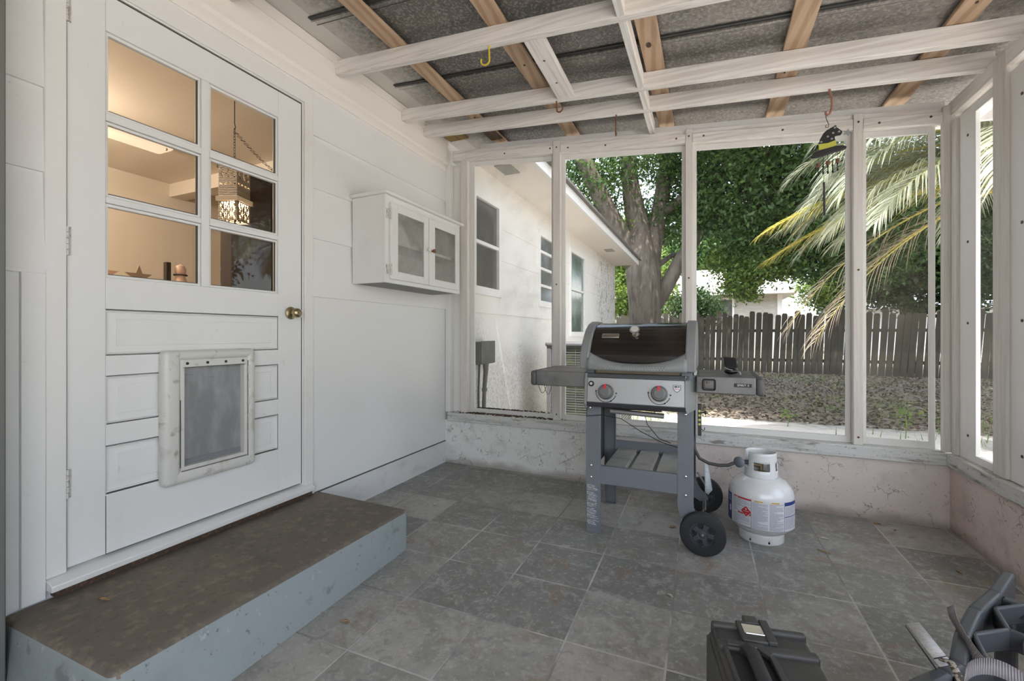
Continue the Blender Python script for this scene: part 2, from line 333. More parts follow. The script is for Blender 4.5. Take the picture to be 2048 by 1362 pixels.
def mat_screen(name, veil, col=(.5,.5,.47), dirt=.25):
    """insect screen: open weave that lets most light through"""
    m, nt, out = node_mat(name)
    tr = nt.nodes.new('ShaderNodeBsdfTransparent'); df = nt.nodes.new('ShaderNodeBsdfDiffuse'); df.inputs[0].default_value = (*col, 1)
    tl = nt.nodes.new('ShaderNodeBsdfTranslucent'); tl.inputs[0].default_value = (*col, 1)
    ad = nt.nodes.new('ShaderNodeMixShader'); ad.inputs[0].default_value = .35; nt.links.new(df.outputs[0], ad.inputs[1]); nt.links.new(tl.outputs[0], ad.inputs[2])
    f = _math(nt, 'ADD', veil, _math(nt, 'MULTIPLY', _ramp(nt, _tex(nt, 'noise', (2.2,2.2,2.2), detail=6), .45, .8), dirt))
    f2 = _math(nt, 'ADD', f, _math(nt, 'MULTIPLY', _ramp(nt, _tex(nt, 'noise', (70,70,70), detail=3, seed=3), .6, .8), dirt*.6))
    mx = nt.nodes.new('ShaderNodeMixShader'); nt.links.new(f2, mx.inputs[0]); nt.links.new(tr.outputs[0], mx.inputs[1]); nt.links.new(ad.outputs[0], mx.inputs[2])
    nt.links.new(mx.outputs[0], out.inputs[0]); return m
M['screen'] = mat_screen('insect_screen_mesh', .03, (.33,.32,.29), .06); M['screen2'] = mat_screen('dusty_insect_screen', .09, (.36,.33,.27), .32)
def mat_leaf(name, c1, c2, trans=.35, rough=.45):
    m, nt, out = node_mat(name); b = nt.nodes.new('ShaderNodeBsdfPrincipled'); b.inputs['Roughness'].default_value = rough
    gi = nt.nodes.new('ShaderNodeNewGeometry'); c = _mixc(nt, gi.outputs['Random Per Island'], c1, c2); nt.links.new(c, b.inputs['Base Color'])
    tl = nt.nodes.new('ShaderNodeBsdfTranslucent'); c2n = nt.nodes.new('ShaderNodeHueSaturation'); c2n.inputs['Value'].default_value = 1.6; c2n.inputs['Hue'].default_value = .485
    nt.links.new(c, c2n.inputs['Color']); nt.links.new(c2n.outputs[0], tl.inputs[0])
    mx = nt.nodes.new('ShaderNodeMixShader'); mx.inputs[0].default_value = trans
    nt.links.new(b.outputs[0], mx.inputs[1]); nt.links.new(tl.outputs[0], mx.inputs[2]); nt.links.new(mx.outputs[0], out.inputs[0]); return m
M['leaf'] = mat_leaf('oak_leaf', (.035,.085,.022), (.10,.19,.045)); M['leaf2'] = mat_leaf('yellow_green_leaf', (.08,.17,.03), (.22,.30,.06))
M['leafdark'] = mat_leaf('dark_green_leaf', (.02,.055,.016), (.06,.12,.03), .25)
M['palm'] = mat_leaf('silver_palm_leaflet', (.22,.25,.15), (.46,.48,.37), .3, .35); M['palmyel'] = mat_leaf('yellowing_palm_leaflet', (.40,.36,.06), (.55,.50,.12), .4)
M['palmdry'] = mat_leaf('dry_palm_leaflet', (.32,.26,.18), (.50,.44,.34), .2)
M['bark'] = mat('grey_oak_bark', (.15,.125,.10), .9, layers=[('noise', (9,9,2), .45, .65, (.07,.058,.046), .8), ('noise', (1.5,1.5,1), .5, .75, (.22,.20,.165), .6)], bump=('noise', (14,14,3), .8, .03))
M['picket'] = mat('weathered_grey_picket', (.068,.059,.044), .9, layers=[('noise', (30,30,2), .45, .7, (.035,.03,.023), .7), ('noise', (3,3,2), .5, .7, (.11,.097,.073), .7)])

# ================================================================ the porch shell
YF, XR = 3.20, 3.24            # inner faces of the far and right half walls
YB = -1.6                      # how far the porch runs on behind the camera
def zb(x): return 2.592 - .08*x            # underside of the sloping rafters
RT = .085; PT = .038                       # rafter height, purlin thickness
def zroof(x): return zb(x)+RT+PT
o = MB().box(-.0, XR+.02, YB, YF+.02, -.08, 0).build('floor', M['floor']); struct(o, 'slate look square floor tiles with pale grout lines')

# roof: ribbed metal sheets lapped at seams that run down the slope
rb = MB(); seams = [-1.0, -.33, .35, 1.02, 1.69, 2.365, 3.03]
X0, X1 = -.02, 4.0
def slope_box(mb, x0, x1, y0, y1, d0, d1, mi=0):
    vs = []
    for d in (d0, d1):
        for x, y in ((x0,y0),(x1,y0),(x1,y1),(x0,y1)): vs.append((x, y, zroof(x)+d))
    mb.add(vs, [(0,3,2,1),(4,5,6,7),(0,1,5,4),(1,2,6,5),(2,3,7,6),(3,0,4,7)], mi)
slope_box(rb, X0, X1, YB, 3.58, 0, .012)
for y in seams:
    slope_box(rb, X0+.17, X1, y-.026, y-.006, -.008, 0, 1); slope_box(rb, X0+.17, X1, y-.004, y+.018, -.016, 0, 0)
    slope_box(rb, X0+.17, X1, y+.022, y+.034, -.008, 0, 1)
slope_box(rb, .85, .854, YB, 1.69, -.004, 0, 0)
o = rb.build('ceiling', [M['roof'], M['roofdark']]); struct(o, 'underside of grey galvanised metal roof sheets, sprayed white next to the house wall')

o = MB().box(-.12, 1.75, YB-.1, YB, -.02, 2.60).build('wall_back_porch', M['wall']); struct(o, 'unseen white wall added behind the camera to cut light on the door')  # unseen wall, added to cut the light coming in from behind
o = MB().box(1.75, XR+.14, YB-.14, YB, -.12, .42).build('wall_back_low', M['stucco_right']); struct(o, 'low wall behind the camera')
# house wall: smooth lower sheet, flat band, three lap boards, with the doorway left open
DY0, DY1, DZ0, DZ1 = .782, 1.754, .258, 2.33
def siding(mb, y0, y1, zlo=.18, zhi=2.72):
    prof = [(.18, 1.284, .000, .000), (1.284, 1.3775, .014, .014), (1.3775, 1.612, .009, -.003), (1.612, 1.894, .009, -.003), (1.894, 2.19, .009, -.003), (2.19, 2.72, .009, -.002)]
    for a, b, xb, xt in prof:
        a2, b2 = max(a, zlo), min(b, zhi)
        if b2 <= a2: continue
        mb.prism([(-.12, a2), (xb, a2), (xt, b2), (-.12, b2)], y0, y1, axis='y')
wl_ = MB(); siding(wl_, YB, DY0-.03); siding(wl_, DY1+.03, 3.5); siding(wl_, DY0-.03, DY1+.03, zlo=DZ1+.03)
o = wl_.build('wall_left', M['wall']); struct(o, 'white painted house wall with wide lap boards over a smooth lower panel')
o = MB().box(-.12, .004, YB, 3.5, -.02, .178).build('baseboard_left', M['stem']); struct(o, 'white painted stem wall below the siding')
# dark paint cracks along the siding foot
o = MB().box(-.01, .0055, 1.84, 3.2, .176, .1835).build('trim_13', M['grime']); struct(o)
# board edge left of the door
mb = MB().box(-.002, .016, .667, .726, .19, 1.274).box(-.002, .012, .585, .726, 1.272, 1.366); o = mb.build('trim_1', M['wall'], bev=.002); struct(o, 'white batten left of the door')
for z in (.99, .62):
    pass
o = MB().box(-.03, .115, .50, .603, 0, 2.62).build('trim_2', mat('grey_green_post_paint', (.155,.16,.145), .6), bev=.004); struct(o, 'dark grey upright at the very left edge of the picture')
# ledger boards under the roof
o = MB().box(.0, .028, YB, 3.19, 2.515, zroof(.03)-.002).build('trim_3', M['cream'], bev=.002); struct(o, 'cream ledger board along the top of the house wall')
o = MB().prism([(.004, 2.44), (.014, 2.44), (.022, 2.455), (.024, 2.49), (.036, 2.505), (.036, 2.516), (.004, 2.516)], YB, 3.19, axis='y').build('trim_4', M['cream'], bev=.001); struct(o, 'cream moulding below the ledger')
o = MB().box(.026, .042, YB, 3.19, 2.655, zroof(.03)-.003).build('trim_5', M['cream'], bev=.003); struct(o, 'thin white bead where wall and roof meet')
# door casing
mb = MB(); mb.box(-.1, .012, DY0-.058, DY0-.002, .252, 2.43); mb.box(-.1, .012, DY1+.012, DY1+.070, .21, 2.43); mb.box(-.1, .012, DY0-.058, DY1+.070, DZ1+.012, 2.43)
mb.box(-.1, .004, DY1+.002, DY1+.012, .25, DZ1+.012); mb.box(-.1, .004, DY0-.002, DY1+.012, DZ1+.004, DZ1+.013)
o = mb.build('trim_6', M['trim'], bev=.003); struct(o, 'white casing around the door')
mb = MB().prism([(-.10, .215), (.05, .215), (.052, .236), (.03, .246), (-.02, .254), (-.10, .258)], DY0-.055, DY1+.045, axis='y'); o = mb.build('trim_7', M['trim'], bev=.003); struct(o, 'white door threshold')
o = MB().box(-.1, .035, DY0-.04, DY1+.04, .191, .216).build('trim_8', M['knot']); struct(o, 'dark gap below the threshold')

# ---------------------------------------------------------------- the door
d = MB(); xf = .0; xk = -.040
def dbox(y0, y1, z0, z1, x1=xf, x0=xk): d.box(x0, x1, y0, y1, z0, z1)
dbox(.785, .893, .262, 2.327); dbox(1.612, 1.752, .262, 2.327); dbox(.893, 1.612, 2.192, 2.327)
dbox(1.232, 1.266, 1.282, 2.192); 
for a, b in ((1.861, 1.889), (1.557, 1.581)): dbox(.893, 1.232, a, b); dbox(1.266, 1.612, a, b)
dbox(.893, 1.612, 1.165, 1.282)
pans = [(.993, 1.165), (.738, .918), (.48, .66)]
for a, b in ((.918, .993), (.66, .738), (.262, .48)): dbox(.893, 1.612, a, b)
dbox(1.612, 1.642, .918, .993); 
for a, b in pans:
    dbox(.893, 1.612, a, b, -.013)
    d.prism([(.93, a+.035), (1.575, a+.035), (1.575, b-.035), (.93, b-.035)], -.014, -.010, axis='x')
    for (y0, y1, z0, z1) in ((.893, 1.612, b-.012, b-.006), (.893, .899, a, b), (1.606, 1.612, a, b), (.893, 1.612, a+.006, a+.012)):
        d.box(-.02, -.005, y0, y1, z0, z1)
door = d.build('door_1', M['door'], bev=.0022); struct(door, 'white panelled door with six glass panes and a pet flap'); ORIG[door.name] = Vector((0,0,0))
door['category'] = 'door'
# beads round the panes and the dark dirty joints beside them
bd = MB(); gr = MB(); panes = []
for (ya, yb) in ((.893, 1.232), (1.266, 1.612)):
    for (za, zb_) in ((1.282, 1.557), (1.581, 1.861), (1.889, 2.192)):
        panes.append((ya, yb, za, zb_)); t = .012
        for (y0, y1, z0, z1) in ((ya, yb, zb_-t, zb_), (ya, yb, za, za+t), (ya, ya+t, za, zb_), (yb-t, yb, za, zb_)): bd.box(-.030, -.008, y0, y1, z0, z1)
        gr.box(-.02, -.0072, yb-t-.003, yb-t, za+t, zb_-t); gr.box(-.02, -.0072, ya+t, yb-t, za+t-.001, za+t+.0015)
bd.build('glazing_bead', M['door'], door, bev=.003)
for k, (a, b) in enumerate(pans):
    gr.box(-.02, -.0045, .893, 1.612, b-.0034, b-.0006); gr.box(-.02, -.0045, .897, 1.61, a+.001, a+.0032)
    gr.box(-.02, -.0045, 1.6085, 1.612, a, b)
gr.box(-.02, .0006, .8915, .8945, .262, .475); gr.box(-.02, .0006, .893, 1.74, .2605, .2632)
gr.box(-.03, .0, 1.7525, 1.7565, .26, 2.33); gr.box(-.03, .0, .79, 1.7565, 2.3275, 2.3335)
gr.build('joint_grime', M['grime'], door)
for (ya, yb, za, zb_) in panes:
    MB().box(-.026, -.022, ya+.004, yb-.004, za+.004, zb_-.004).build('window_pane', M['glass'], door)
# knob with rose, latch
kb = MB().lathe([(.030,.001),(.0335,.004),(.032,.009),(.022,.013),(.012,.016),(.011,.030)], (0,1.683,1.185), 28, 0, 'x').build('door_knob', M['brass'], door)
MB().lathe([(.011,.028),(.020,.033),(.0255,.044),(.025,.056),(.019,.064),(.012,.066),(.0115,.063),(.001,.063)], (0,1.683,1.185), 28, 0, 'x').build('grip', M['brass'], kb)
MB().box(.062, .0648, 1.681, 1.685, 1.177, 1.193).build('keyhole', M['dark'], kb)
MB().box(-.02, .003, 1.744, 1.757, 1.165, 1.205).build('latch_plate', M['hinge'], door)
for zc in (2.205, 1.395, .555):
    h_ = MB()
    for k in range(5): h_.lathe([(.0055, zc-.05+k*.02), (.0055, zc-.0315+k*.02)], (.006, .783, 0), 10)
    h_.box(-.002, .002, .785, .795, zc-.05, zc+.05); h_.build('hinge', M['hinge'], door)
# pet flap
PF = mat('ivory_plastic', (.66,.65,.61), .4, layers=[('noise', (9,9,9), .52, .7, (.45,.42,.36), .7), ('noise', (6,14,14), .58, .7, (.22,.18,.13), .6), ('noise', (40,40,25), .62, .72, (.22,.19,.15), .5)])
pr_ = MB(); y0, y1, z0, z1 = 1.062, 1.458, .452, 1.004; a0, a1, b0, b1 = 1.128, 1.412, .510, .962
pr_.rbox(-.01, .044, y0, a0, z0, z1, .019, 4); pr_.rbox(-.01, .044, a1, y1, z0, z1, .019, 4); pr_.rbox(-.01, .044, y0, y1, b1, z1, .019, 4); pr_.rbox(-.01, .044, y0, y1, z0, b0, .019, 4)
pet = pr_.build('pet_door', PF, door)
ir = MB(); t = .012
for q in ((a0-.004, a0+t, b0-.004, b1+.004), (a1-t, a1+.004, b0-.004, b1+.004), (a0, a1, b1-.028, b1+.004), (a0, a1, b0-.004, b0+.012)): ir.box(.008, .040, *q)
for zc in (.60, .68, .76, .84, .905): ir.box(.030, .0462, a1+.004, a1+.012, zc-.022, zc+.022)
ir.rbox(.030, .0462, 1.21, 1.33, .468, .484, .003)
ir.build('inner_frame', PF, pet, bev=.002)
PG = MB()
for (q0, q1, r0, r1) in ((a0-.006, a0-.003, .52, .80), (a1+.003, a1+.006, .50, .95), (a0, a1, b0-.008, b0-.005), (a0+.004, a1-.004, b1-.030, b1-.0275)): PG.box(.03, .0412, q0, q1, r0, r1)
PG.build('grime_line', M['grime'], pet)
FL = mat('smoky_vinyl_flap', (.24,.245,.25), .22, spec=.7, layers=[('noise', (7,7,2.5), .45, .72, (.42,.43,.44), .8), ('noise', (3,2,30), .6, .66, (.16,.16,.165), .5)], bump=('noise', (4,9,9), .25, .006))
fl = MB().box(.004, .010, a0+.006, a1-.006, b0+.008, b1-.02).build('flap', FL, pet)
MB().box(.003, .013, a0+.012, a1-.012, b0+.010, b0+.034).build('magnet_strip', mat('grey_magnet_strip', (.20,.21,.22), .5), fl)
for yy in (1.150, 1.232, 1.312, 1.392): MB().lathe([(.006, .029), (.006, .0325), (.002, .0335)], (.0095, yy, b1-.012), 12, 0, 'x').build('screw', M['dark'], pet)

# ---------------------------------------------------------------- half walls and screens
def zt(x): return 2.622-.0905*x                              # top edge of the far wall plate
mb = MB().box(-.0, XR+.16, YF, YF+.14, -.12, .355); o = mb.build('wall_far', M['stucco_far']); struct(o, 'low cracked stucco wall, white on the left and pinkish on the right')
o = MB().box(XR, XR+.14, YB, YF, -.12, .355).build('wall_right', M['stucco_right']); struct(o, 'low pinkish stucco wall on the right')
SILL = mat('worn_painted_sill', (.62,.62,.59), .7, layers=[('noise', (3,30,30), .48, .7, (.36,.36,.33), .85), ('noise', (5,26,26), .56, .66, (.16,.125,.095), .75), ('noise', (60,60,60), .58, .66, (.2,.17,.13), .6)], bump=('noise', (4,40,40), .4))
SILLY = mat('worn_painted_sill_right', (.60,.595,.56), .7, layers=[('noise', (30,3,30), .48, .7, (.34,.33,.29), .85), ('noise', (26,5,26), .55, .66, (.16,.125,.095), .8), ('noise', (60,60,60), .58, .66, (.2,.17,.13), .6)], bump=('noise', (40,4,40), .4))
o = MB().box(.03, XR-.02, YF-.022, YF+.12, .352, .424).build('trim_9', SILL, bev=.005); struct(o, 'worn white sill on the far half wall')
o = MB().box(XR-.022, XR+.12, YB, YF-.01, .352, .424).build('trim_10', SILLY, bev=.005); struct(o, 'worn white sill on the right half wall')
posts_far = [(.148, .212), (.952, 1.010), (1.888, 1.930), (2.808, 2.856)]
PL = ['white screen post in the corner against the house wall', 'second white screen post from the house, left of the grill', 'white screen post rising behind the grill lid', 'white screen post just right of the hanging hat']
for k, (a, b) in enumerate(posts_far):
    xm = (a+b)/2
    o = MB().box(a, b, YF, YF+.089, .424, zt(xm)-(.0 if k else .09)).build('screen_post', M['wz'], bev=.003, loc=(xm, YF+.04, .424)); tag(o, PL[k], 'post', 'posts of the screen walls')
    for zc in (.47, 1.45, zt(xm)-.05):
        if k: MB().lathe([(.006, -.0015), (.006, .001)], (xm, YF-.0005, zc), 10, 0, 'y').build('screw', M['screw'], o)
# corner strip of wall
o = MB().box(.004, .055, YF-.004, YF+.05, .424, 2.50).box(.055,.135,YF+.045,YF+.06,.424,2.5).build('trim_11', M['trim'], bev=.003); struct(o, 'narrow white corner board')
# plate, header boards
def pl(mb, x0, x1, y0, y1, u, l):
    vs = []
    for f in (lambda x: zt(x)-l, lambda x: zt(x)-u):
        for x, y in ((x0,y0),(x1,y0),(x1,y1),(x0,y1)): vs.append((x, y, f(x)))
    mb.add(vs, [(0,3,2,1),(4,5,6,7),(0,1,5,4),(1,2,6,5),(2,3,7,6),(3,0,4,7)])
o = (lambda mb: (pl(mb, .06, XR+.03, YF+.022, YF+.089, 0, .095), mb)[1])(MB()).build('trim_12', M['wx']); struct(o, 'top plate of the far screen wall')
edges = [.075]+[v for p in posts_far[1:] for v in p]+[XR-.022]
hb = MB()
for k in range(0, 8, 2): pl(hb, edges[k]+.001, edges[k+1]-.001, YF+.001, YF+.03, .032, .094)
o = hb.build('trim_14', M['wx'], bev=.003); struct(o, 'white header boards between the far posts')
o = (lambda mb: (pl(mb, .30, XR+.0, YF+.06, YF+.075, -.052, .0), mb)[1])(MB()).build('trim_15', M['bright']); struct(o, 'bright strip on top of the far plate')
o = MB().add([(x, y, zroof(x)+dz) for dz in (-.085, -.004) for x, y in ((-.0,3.55),(X1,3.55),(X1,3.575),(-.0,3.575))], [(0,3,2,1),(4,5,6,7),(0,1,5,4),(1,2,6,5),(2,3,7,6),(3,0,4,7)]).build('trim_16', M['bright']); struct(o, 'white fascia outside the far screens')
bays = [(.212, .952), (1.010, 1.888), (1.930, 2.808), (2.856, 3.196)]
WL = ['leftmost screen opening towards the neighbouring wall', 'screen opening behind the grill', 'wide screen opening behind the hanging hat', 'narrow screen opening beside the right corner']
for k, (a, b) in enumerate(bays):
    mb = MB(); e = .026; y0, y1 = YF+.048, YF+.068
    z0_ = .424
    mb.box(a, a+e*1.6 if k in (0,) else a+e, y0, y1, z0_, zt(a)-.09); mb.box(b-e, b, y0, y1, z0_, zt(b)-.09); mb.box(a, b, y0, y1, z0_, z0_+.040)
    vs = [(x, y, zt(x)-dd) for dd in (.128, .09) for x, y in ((a,y0),(b,y0),(b,y1),(a,y1))]
    mb.add(vs, [(0,3,2,1),(4,5,6,7),(0,1,5,4),(1,2,6,5),(2,3,7,6),(3,0,4,7)])
    fr = mb.build('window_%d' % (k+1), M['stop'], bev=.002); struct(fr, WL[k]); ORIG[fr.name] = Vector((0,0,0))
    ys = YF+.070
    MB().add([(a,ys,z0_),(b,ys,z0_),(b,ys,zt(b)-.09),(a,ys,zt(a)-.09)], [(0,1,2,3)]).build('screen_mesh', M['screen' if k in (1,2) else 'screen2'], fr)
# right side: wide boards, posts, plate
for k, (a, b, lab) in enumerate(((3.135, 3.19, 'white corner post where the far and right screens meet'), (2.70, 2.80, 'thick white post of the right screen wall, nearest the corner'), (1.55, 1.65, 'thick white post of the right screen wall beside the picture edge'))):
    o = MB().box(XR-.001, XR+.089, a, b, .424, 2.345 if k else 2.23).build('screen_post', M['wz'], bev=.004, loc=(XR+.04, (a+b)/2, .424)); tag(o, lab, 'post', 'posts of the screen walls')
o = MB().box(XR-.03, XR+.02, YF-.008, YF+.03, .424, zt(XR)).build('trim_17', M['wz'], bev=.003); struct(o, 'white quarter strip in the far right corner')
mb = MB(); mb.box(XR, XR+.05, YB, YF+.02, 2.268, 2.345); mb.box(XR+.05, XR+.13, YB, YF+.1, 2.235, 2.345); o = mb.build('trim_18', M['wy'], bev=.004); struct(o, 'white top plate of the right screen wall')
rb_ = [(2.80, 3.135), (1.65, 2.70), (.2, 1.55)]
for k, (a, b) in enumerate(rb_):
    x0, x1 = XR+.014, XR+.034; mb = MB()
    mb.box(x0, x1, b-.155, b, .424, 2.235); mb.box(x0, x1, a, a+.03, .424, 2.235); mb.box(x0, x1, a, b, .424, .462); mb.box(x0, x1, a, b, 2.19, 2.235)
    fr = mb.build('window_%d' % (k+5), M['bright'], bev=.002); struct(fr, ['narrow right hand screen opening next to the corner', 'right hand screen opening cut by the picture edge', 'right hand screen opening outside the picture'][k]); ORIG[fr.name] = Vector((0,0,0))
    for zc in (.55, 1.13, 1.55, 2.1): MB().lathe([(.007, -.002), (.007, .001)], (x0-.0003, b-.085, zc), 10, 0, 'x').build('screw', M['screw'], fr)
    xs = x1+.002; MB().add([(xs,a,.424),(xs,b,.424),(xs,b,2.235),(xs,a,2.235)], [(0,1,2,3)]).build('screen_mesh', M['screen2'], fr)

# ---------------------------------------------------------------- rafters, purlins, blocking
def rafter(y, label, x1=XR+.03):
    mb = MB(); n = .035
    pts = [(.028, zb(0)+RT), (x1, zb(x1)+RT), (x1, zb(x1)), (.075, zb(.075)), (.030, zb(.03)+.006), (.029, zb(.03)+.052), (.016+.012, zb(.03)+.056)]
    mb.prism([(p[0], p[1]) for p in pts], y, y+.040, axis='y')
    o = mb.build('rafter', M['wx'], bev=.0025, loc=(1.6, y+.02, zb(1.6))); tag(o, label, 'rafter', 'white painted rafters under the roof'); 
    return o
rafter(.67, 'white rafter above the door, outside the top of the picture'); rafter(1.305, 'white rafter meeting the wall above the door head, almost out of the picture')
rafter(1.965, 'nearest white rafter crossing the picture, the yellow hook below it'); rafter(2.58, 'middle of the three long white rafters, ending above the wall cabinet'); rafter(2.845, 'farthest of the three long white rafters, the hat hanging from it')
rafter(.03, 'white rafter above the camera, outside the picture'); rafter(-.61, 'white rafter behind the camera, outside the picture'); rafter(-1.25, 'rearmost white rafter behind the camera')
PLB = ['bare brown purlin nearest the house wall', 'second bare brown purlin from the house wall', 'bare brown purlin with a big round knot, right of the narrow blocking', 'fourth bare brown purlin from the house wall, above the hanging hat', 'bare brown purlin nearest the right screen wall']
for k, (a, b) in enumerate(((.43,.53), (1.03,1.13), (1.71,1.81), (2.37,2.47), (2.99,3.09))):
    vs = []
    y0, y1 = YB, 3.5
    for dd in (RT+.003, RT+PT-.016):
        for x, y in ((a,y0),(b,y0),(b,y1),(a,y1)): vs.append((x, y, zb(x)+dd))
    o = MB().add(vs, [(0,3,2,1),(4,5,6,7),(0,1,5,4),(1,2,6,5),(2,3,7,6),(3,0,4,7)]).build('purlin', M['pine'], bev=.003, loc=((a+b)/2, .9, zb(a)+RT)); tag(o, PLB[k], 'purlin', 'bare wood purlins under the metal roof')
    random.seed(k+5)
    for q in range(2):
        xk_, yk_ = random.uniform(a+.03, b-.03), (2.34 if k == 2 and q == 0 else random.uniform(2.05, 3.1)); rk = .016 if k == 2 and q == 0 else .006
        MB().lathe([(rk, -.0008), (rk*.9, .002)], (0, 0, 0), 14, 0, 'z', True, Matrix.Translation((xk_, yk_, zb(xk_)+RT)) @ Matrix.Diagonal((.8, 1.3, 1, 1))).build('knot', M['knot'], o)
o = MB().box(.43, .531, 2.93, 3.21, zb(.5)+RT-.004, zb(.5)+RT+.001).build('wet_wood_strip', M['pinedark'], loc=(.48, 3.07, zb(.5)+RT)); tag(o, 'dark rotten end of wood above the far header near the house', 'wood strip')
o = MB().box(.06, .23, 3.02, 3.19, zroof(.1)-.028, zroof(.2)-.008).build('plywood_patch', M['ply'], loc=(.14, 3.1, zroof(.1)-.02)); tag(o, 'small square stained plywood patch in the corner above the far header', 'wood patch')
mb = MB(); vs = [(x, y, zb(x)+dd) for dd in (.001, .040) for x, y in ((1.205,2.006),(1.305,2.006),(1.295,2.60),(1.192,2.60))]
vs = [(x, y-(.02 if y > 2.3 else 0), z) for x, y, z in vs]
o = mb.add(vs, [(0,3,2,1),(4,5,6,7),(0,1,5,4),(1,2,6,5),(2,3,7,6),(3,0,4,7)]).build('blocking', M['wy'], bev=.003, loc=(1.25, 2.3, zb(1.25))); tag(o, 'short wide white board laid flat between the first two rafters', 'blocking')
for (xx, yy) in ((1.245, 2.40), (1.25, 2.18)): MB().lathe([(.006,-.0005),(.006,.001)], (xx, yy, zb(xx)), 10).build('nail_hole', M['knot'], o)
SEG = ((1.345, 1.965, 'narrow white blocking nearest the camera, cut by the top of the picture'), (2.006, 2.579, 'narrow white blocking between the nearest and middle long rafters'), (2.621, 2.844, 'shortest narrow white blocking between the middle and farthest rafters'), (2.886, 3.215, 'narrow white blocking between the farthest rafter and the far header'))
for a, b, lab in SEG:
    xo = 1.662 if b < 3 else 1.655
    vs = [(x, y, zb(x)+dd) for dd in (.001, .083) for x, y in ((xo,a),(xo+.036,a),(xo+.036,b),(xo,b))]
    o = MB().add(vs, [(0,3,2,1),(4,5,6,7),(0,1,5,4),(1,2,6,5),(2,3,7,6),(3,0,4,7)]).build('blocking', M['wy'], bev=.0025, loc=(xo+.018, (a+b)/2, zb(xo))); tag(o, lab, 'blocking', 'narrow white blocking pieces in one line')
# a few header screws
for k, (x, dz) in enumerate(((.55,.06),(.93,.05),(1.07,.055),(1.35,.06),(1.83,.055),(2.0,.05),(2.45,.055),(2.72,.06),(2.93,.06),(3.16,.05))):
    MB().lathe([(.0065,-.0015),(.0065,.001)], (x, YF+.0008, zt(x)-dz-.005), 10, 0, 'y').build('header_screw', M['screw'], bpy.data.objects['trim_14'])
# soil crumbs lying on the left part of the sill
random.seed(3); mb = MB()
for k in range(260):
    x = random.triangular(.06, 1.1, .35); y = YF+random.choice((random.uniform(-.015, .03), random.uniform(.03, .05))); s = random.uniform(.003, .010)
    z = .424 if y < YF+.05 else .464
    mb.sphere((x, y, z+s*.3), s, 6, 0, (1.3, 1, .6))
for k in range(160):
    x = random.triangular(.25, .95, .4); s = random.uniform(.003, .009); mb.sphere((x, YF+random.uniform(.05, .066), .464+s*.4), s, 6, 0, (1.5, 1, .8))
o = mb.build('soil_crumbs', mat('dark_soil', (.07,.045,.03), .95)); tag(o, 'dark soil crumbs lying along the left end of the far sill', 'soil', kind='stuff')

# ---------------------------------------------------------------- concrete step
st = MB(); bm = bmesh.new()
T0 = [(.006,.622),(.615,.632),(.640,1.845),(.006,1.862)]; B0 = [(.006,.600),(.690,.600),(.652,1.830),(.006,1.862)]
vs = [(x,y,0) for x,y in B0]+[(x,y,.190) for x,y in T0]
bm_v = [bm.verts.new(v) for v in vs]
for f in [(0,3,2,1),(4,5,6,7),(0,1,5,4),(1,2,6,5),(2,3,7,6),(3,0,4,7)]: bm.faces.new([bm_v[i] for i in f])
bmesh.ops.bevel(bm, geom=[e for e in bm.edges if not all(v.co.z < .01 for v in e.verts)], offset=.022, segments=4, affect='EDGES', profile=.5)
bmesh.ops.recalc_face_normals(bm, faces=bm.faces)
me = bpy.data.meshes.new('concrete_step'); 
for f in bm.faces: f.material_index = 0 if f.normal.z > .55 else 1; f.smooth = True
bm.to_mesh(me); bm.free(); me.materials.append(M['step_top']); me.materials.append(M['step_front']); me.set_sharp_from_angle(angle=R(50))
o = bpy.data.objects.new('concrete_step', me); COL.objects.link(o); tag(o, 'concrete doorstep with worn brown top and blue-grey painted front', 'step')

# ================================================================ things in the porch
# ---------------------------------------------------------------- wall cabinet
CW = mat('white_cabinet_paint', (.74,.74,.72), .5, layers=[('noise', (5,5,5), .5, .8, (.64,.63,.60), .5), ('noise', (45,45,45), .68, .76, (.32,.29,.25), .5)], bump=('noise', (60,60,20), .08))
CG = mat('grey_cabinet_underside', (.25,.245,.235), .7)
y0, y1, z0, z1, xd = 2.118, 2.985, 1.384, 1.912, .268
cab = thing('wall_cabinet', 'white wall cabinet with two glazed doors hanging on the house wall', 'cabinet', (.0, 2.55, 1.384))
mb = MB(); t = .016
mb.box(.013, xd-.018, y0, y0+t, z0, z1).box(.013, xd-.018, y1-t, y1, z0, z1).box(.013, .020, y0, y1, z0, z1).box(.013, xd-.018, y0, y1, z1-t, z1)
mb.build('cabinet_body', CW, cab, bev=.002)
MB().box(.021, xd-.019, y0+t+.001, y1-t-.001, z0+.002, z0+t).build('bottom_panel', CG, cab)
mb = MB(); mb.box(xd-.018, xd, y0, y0+.045, z0, z1).box(xd-.018, xd, y1-.045, y1, z0, z1).box(xd-.018, xd, y0, y1, z1-.05, z1).box(xd-.018, xd, y0, y1, z0, z0+.035); mb.build('face_frame', CW, cab, bev=.002)
MB().box(.008, xd+.022, y0-.018, y1+.03, z1, z1+.020).build('top_board', CW, cab, bev=.004)
for zc in (1.455, 1.655): MB().box(.02, xd-.03, y0+t, y1-t, zc-.018, zc).build('shelf', CW, cab)
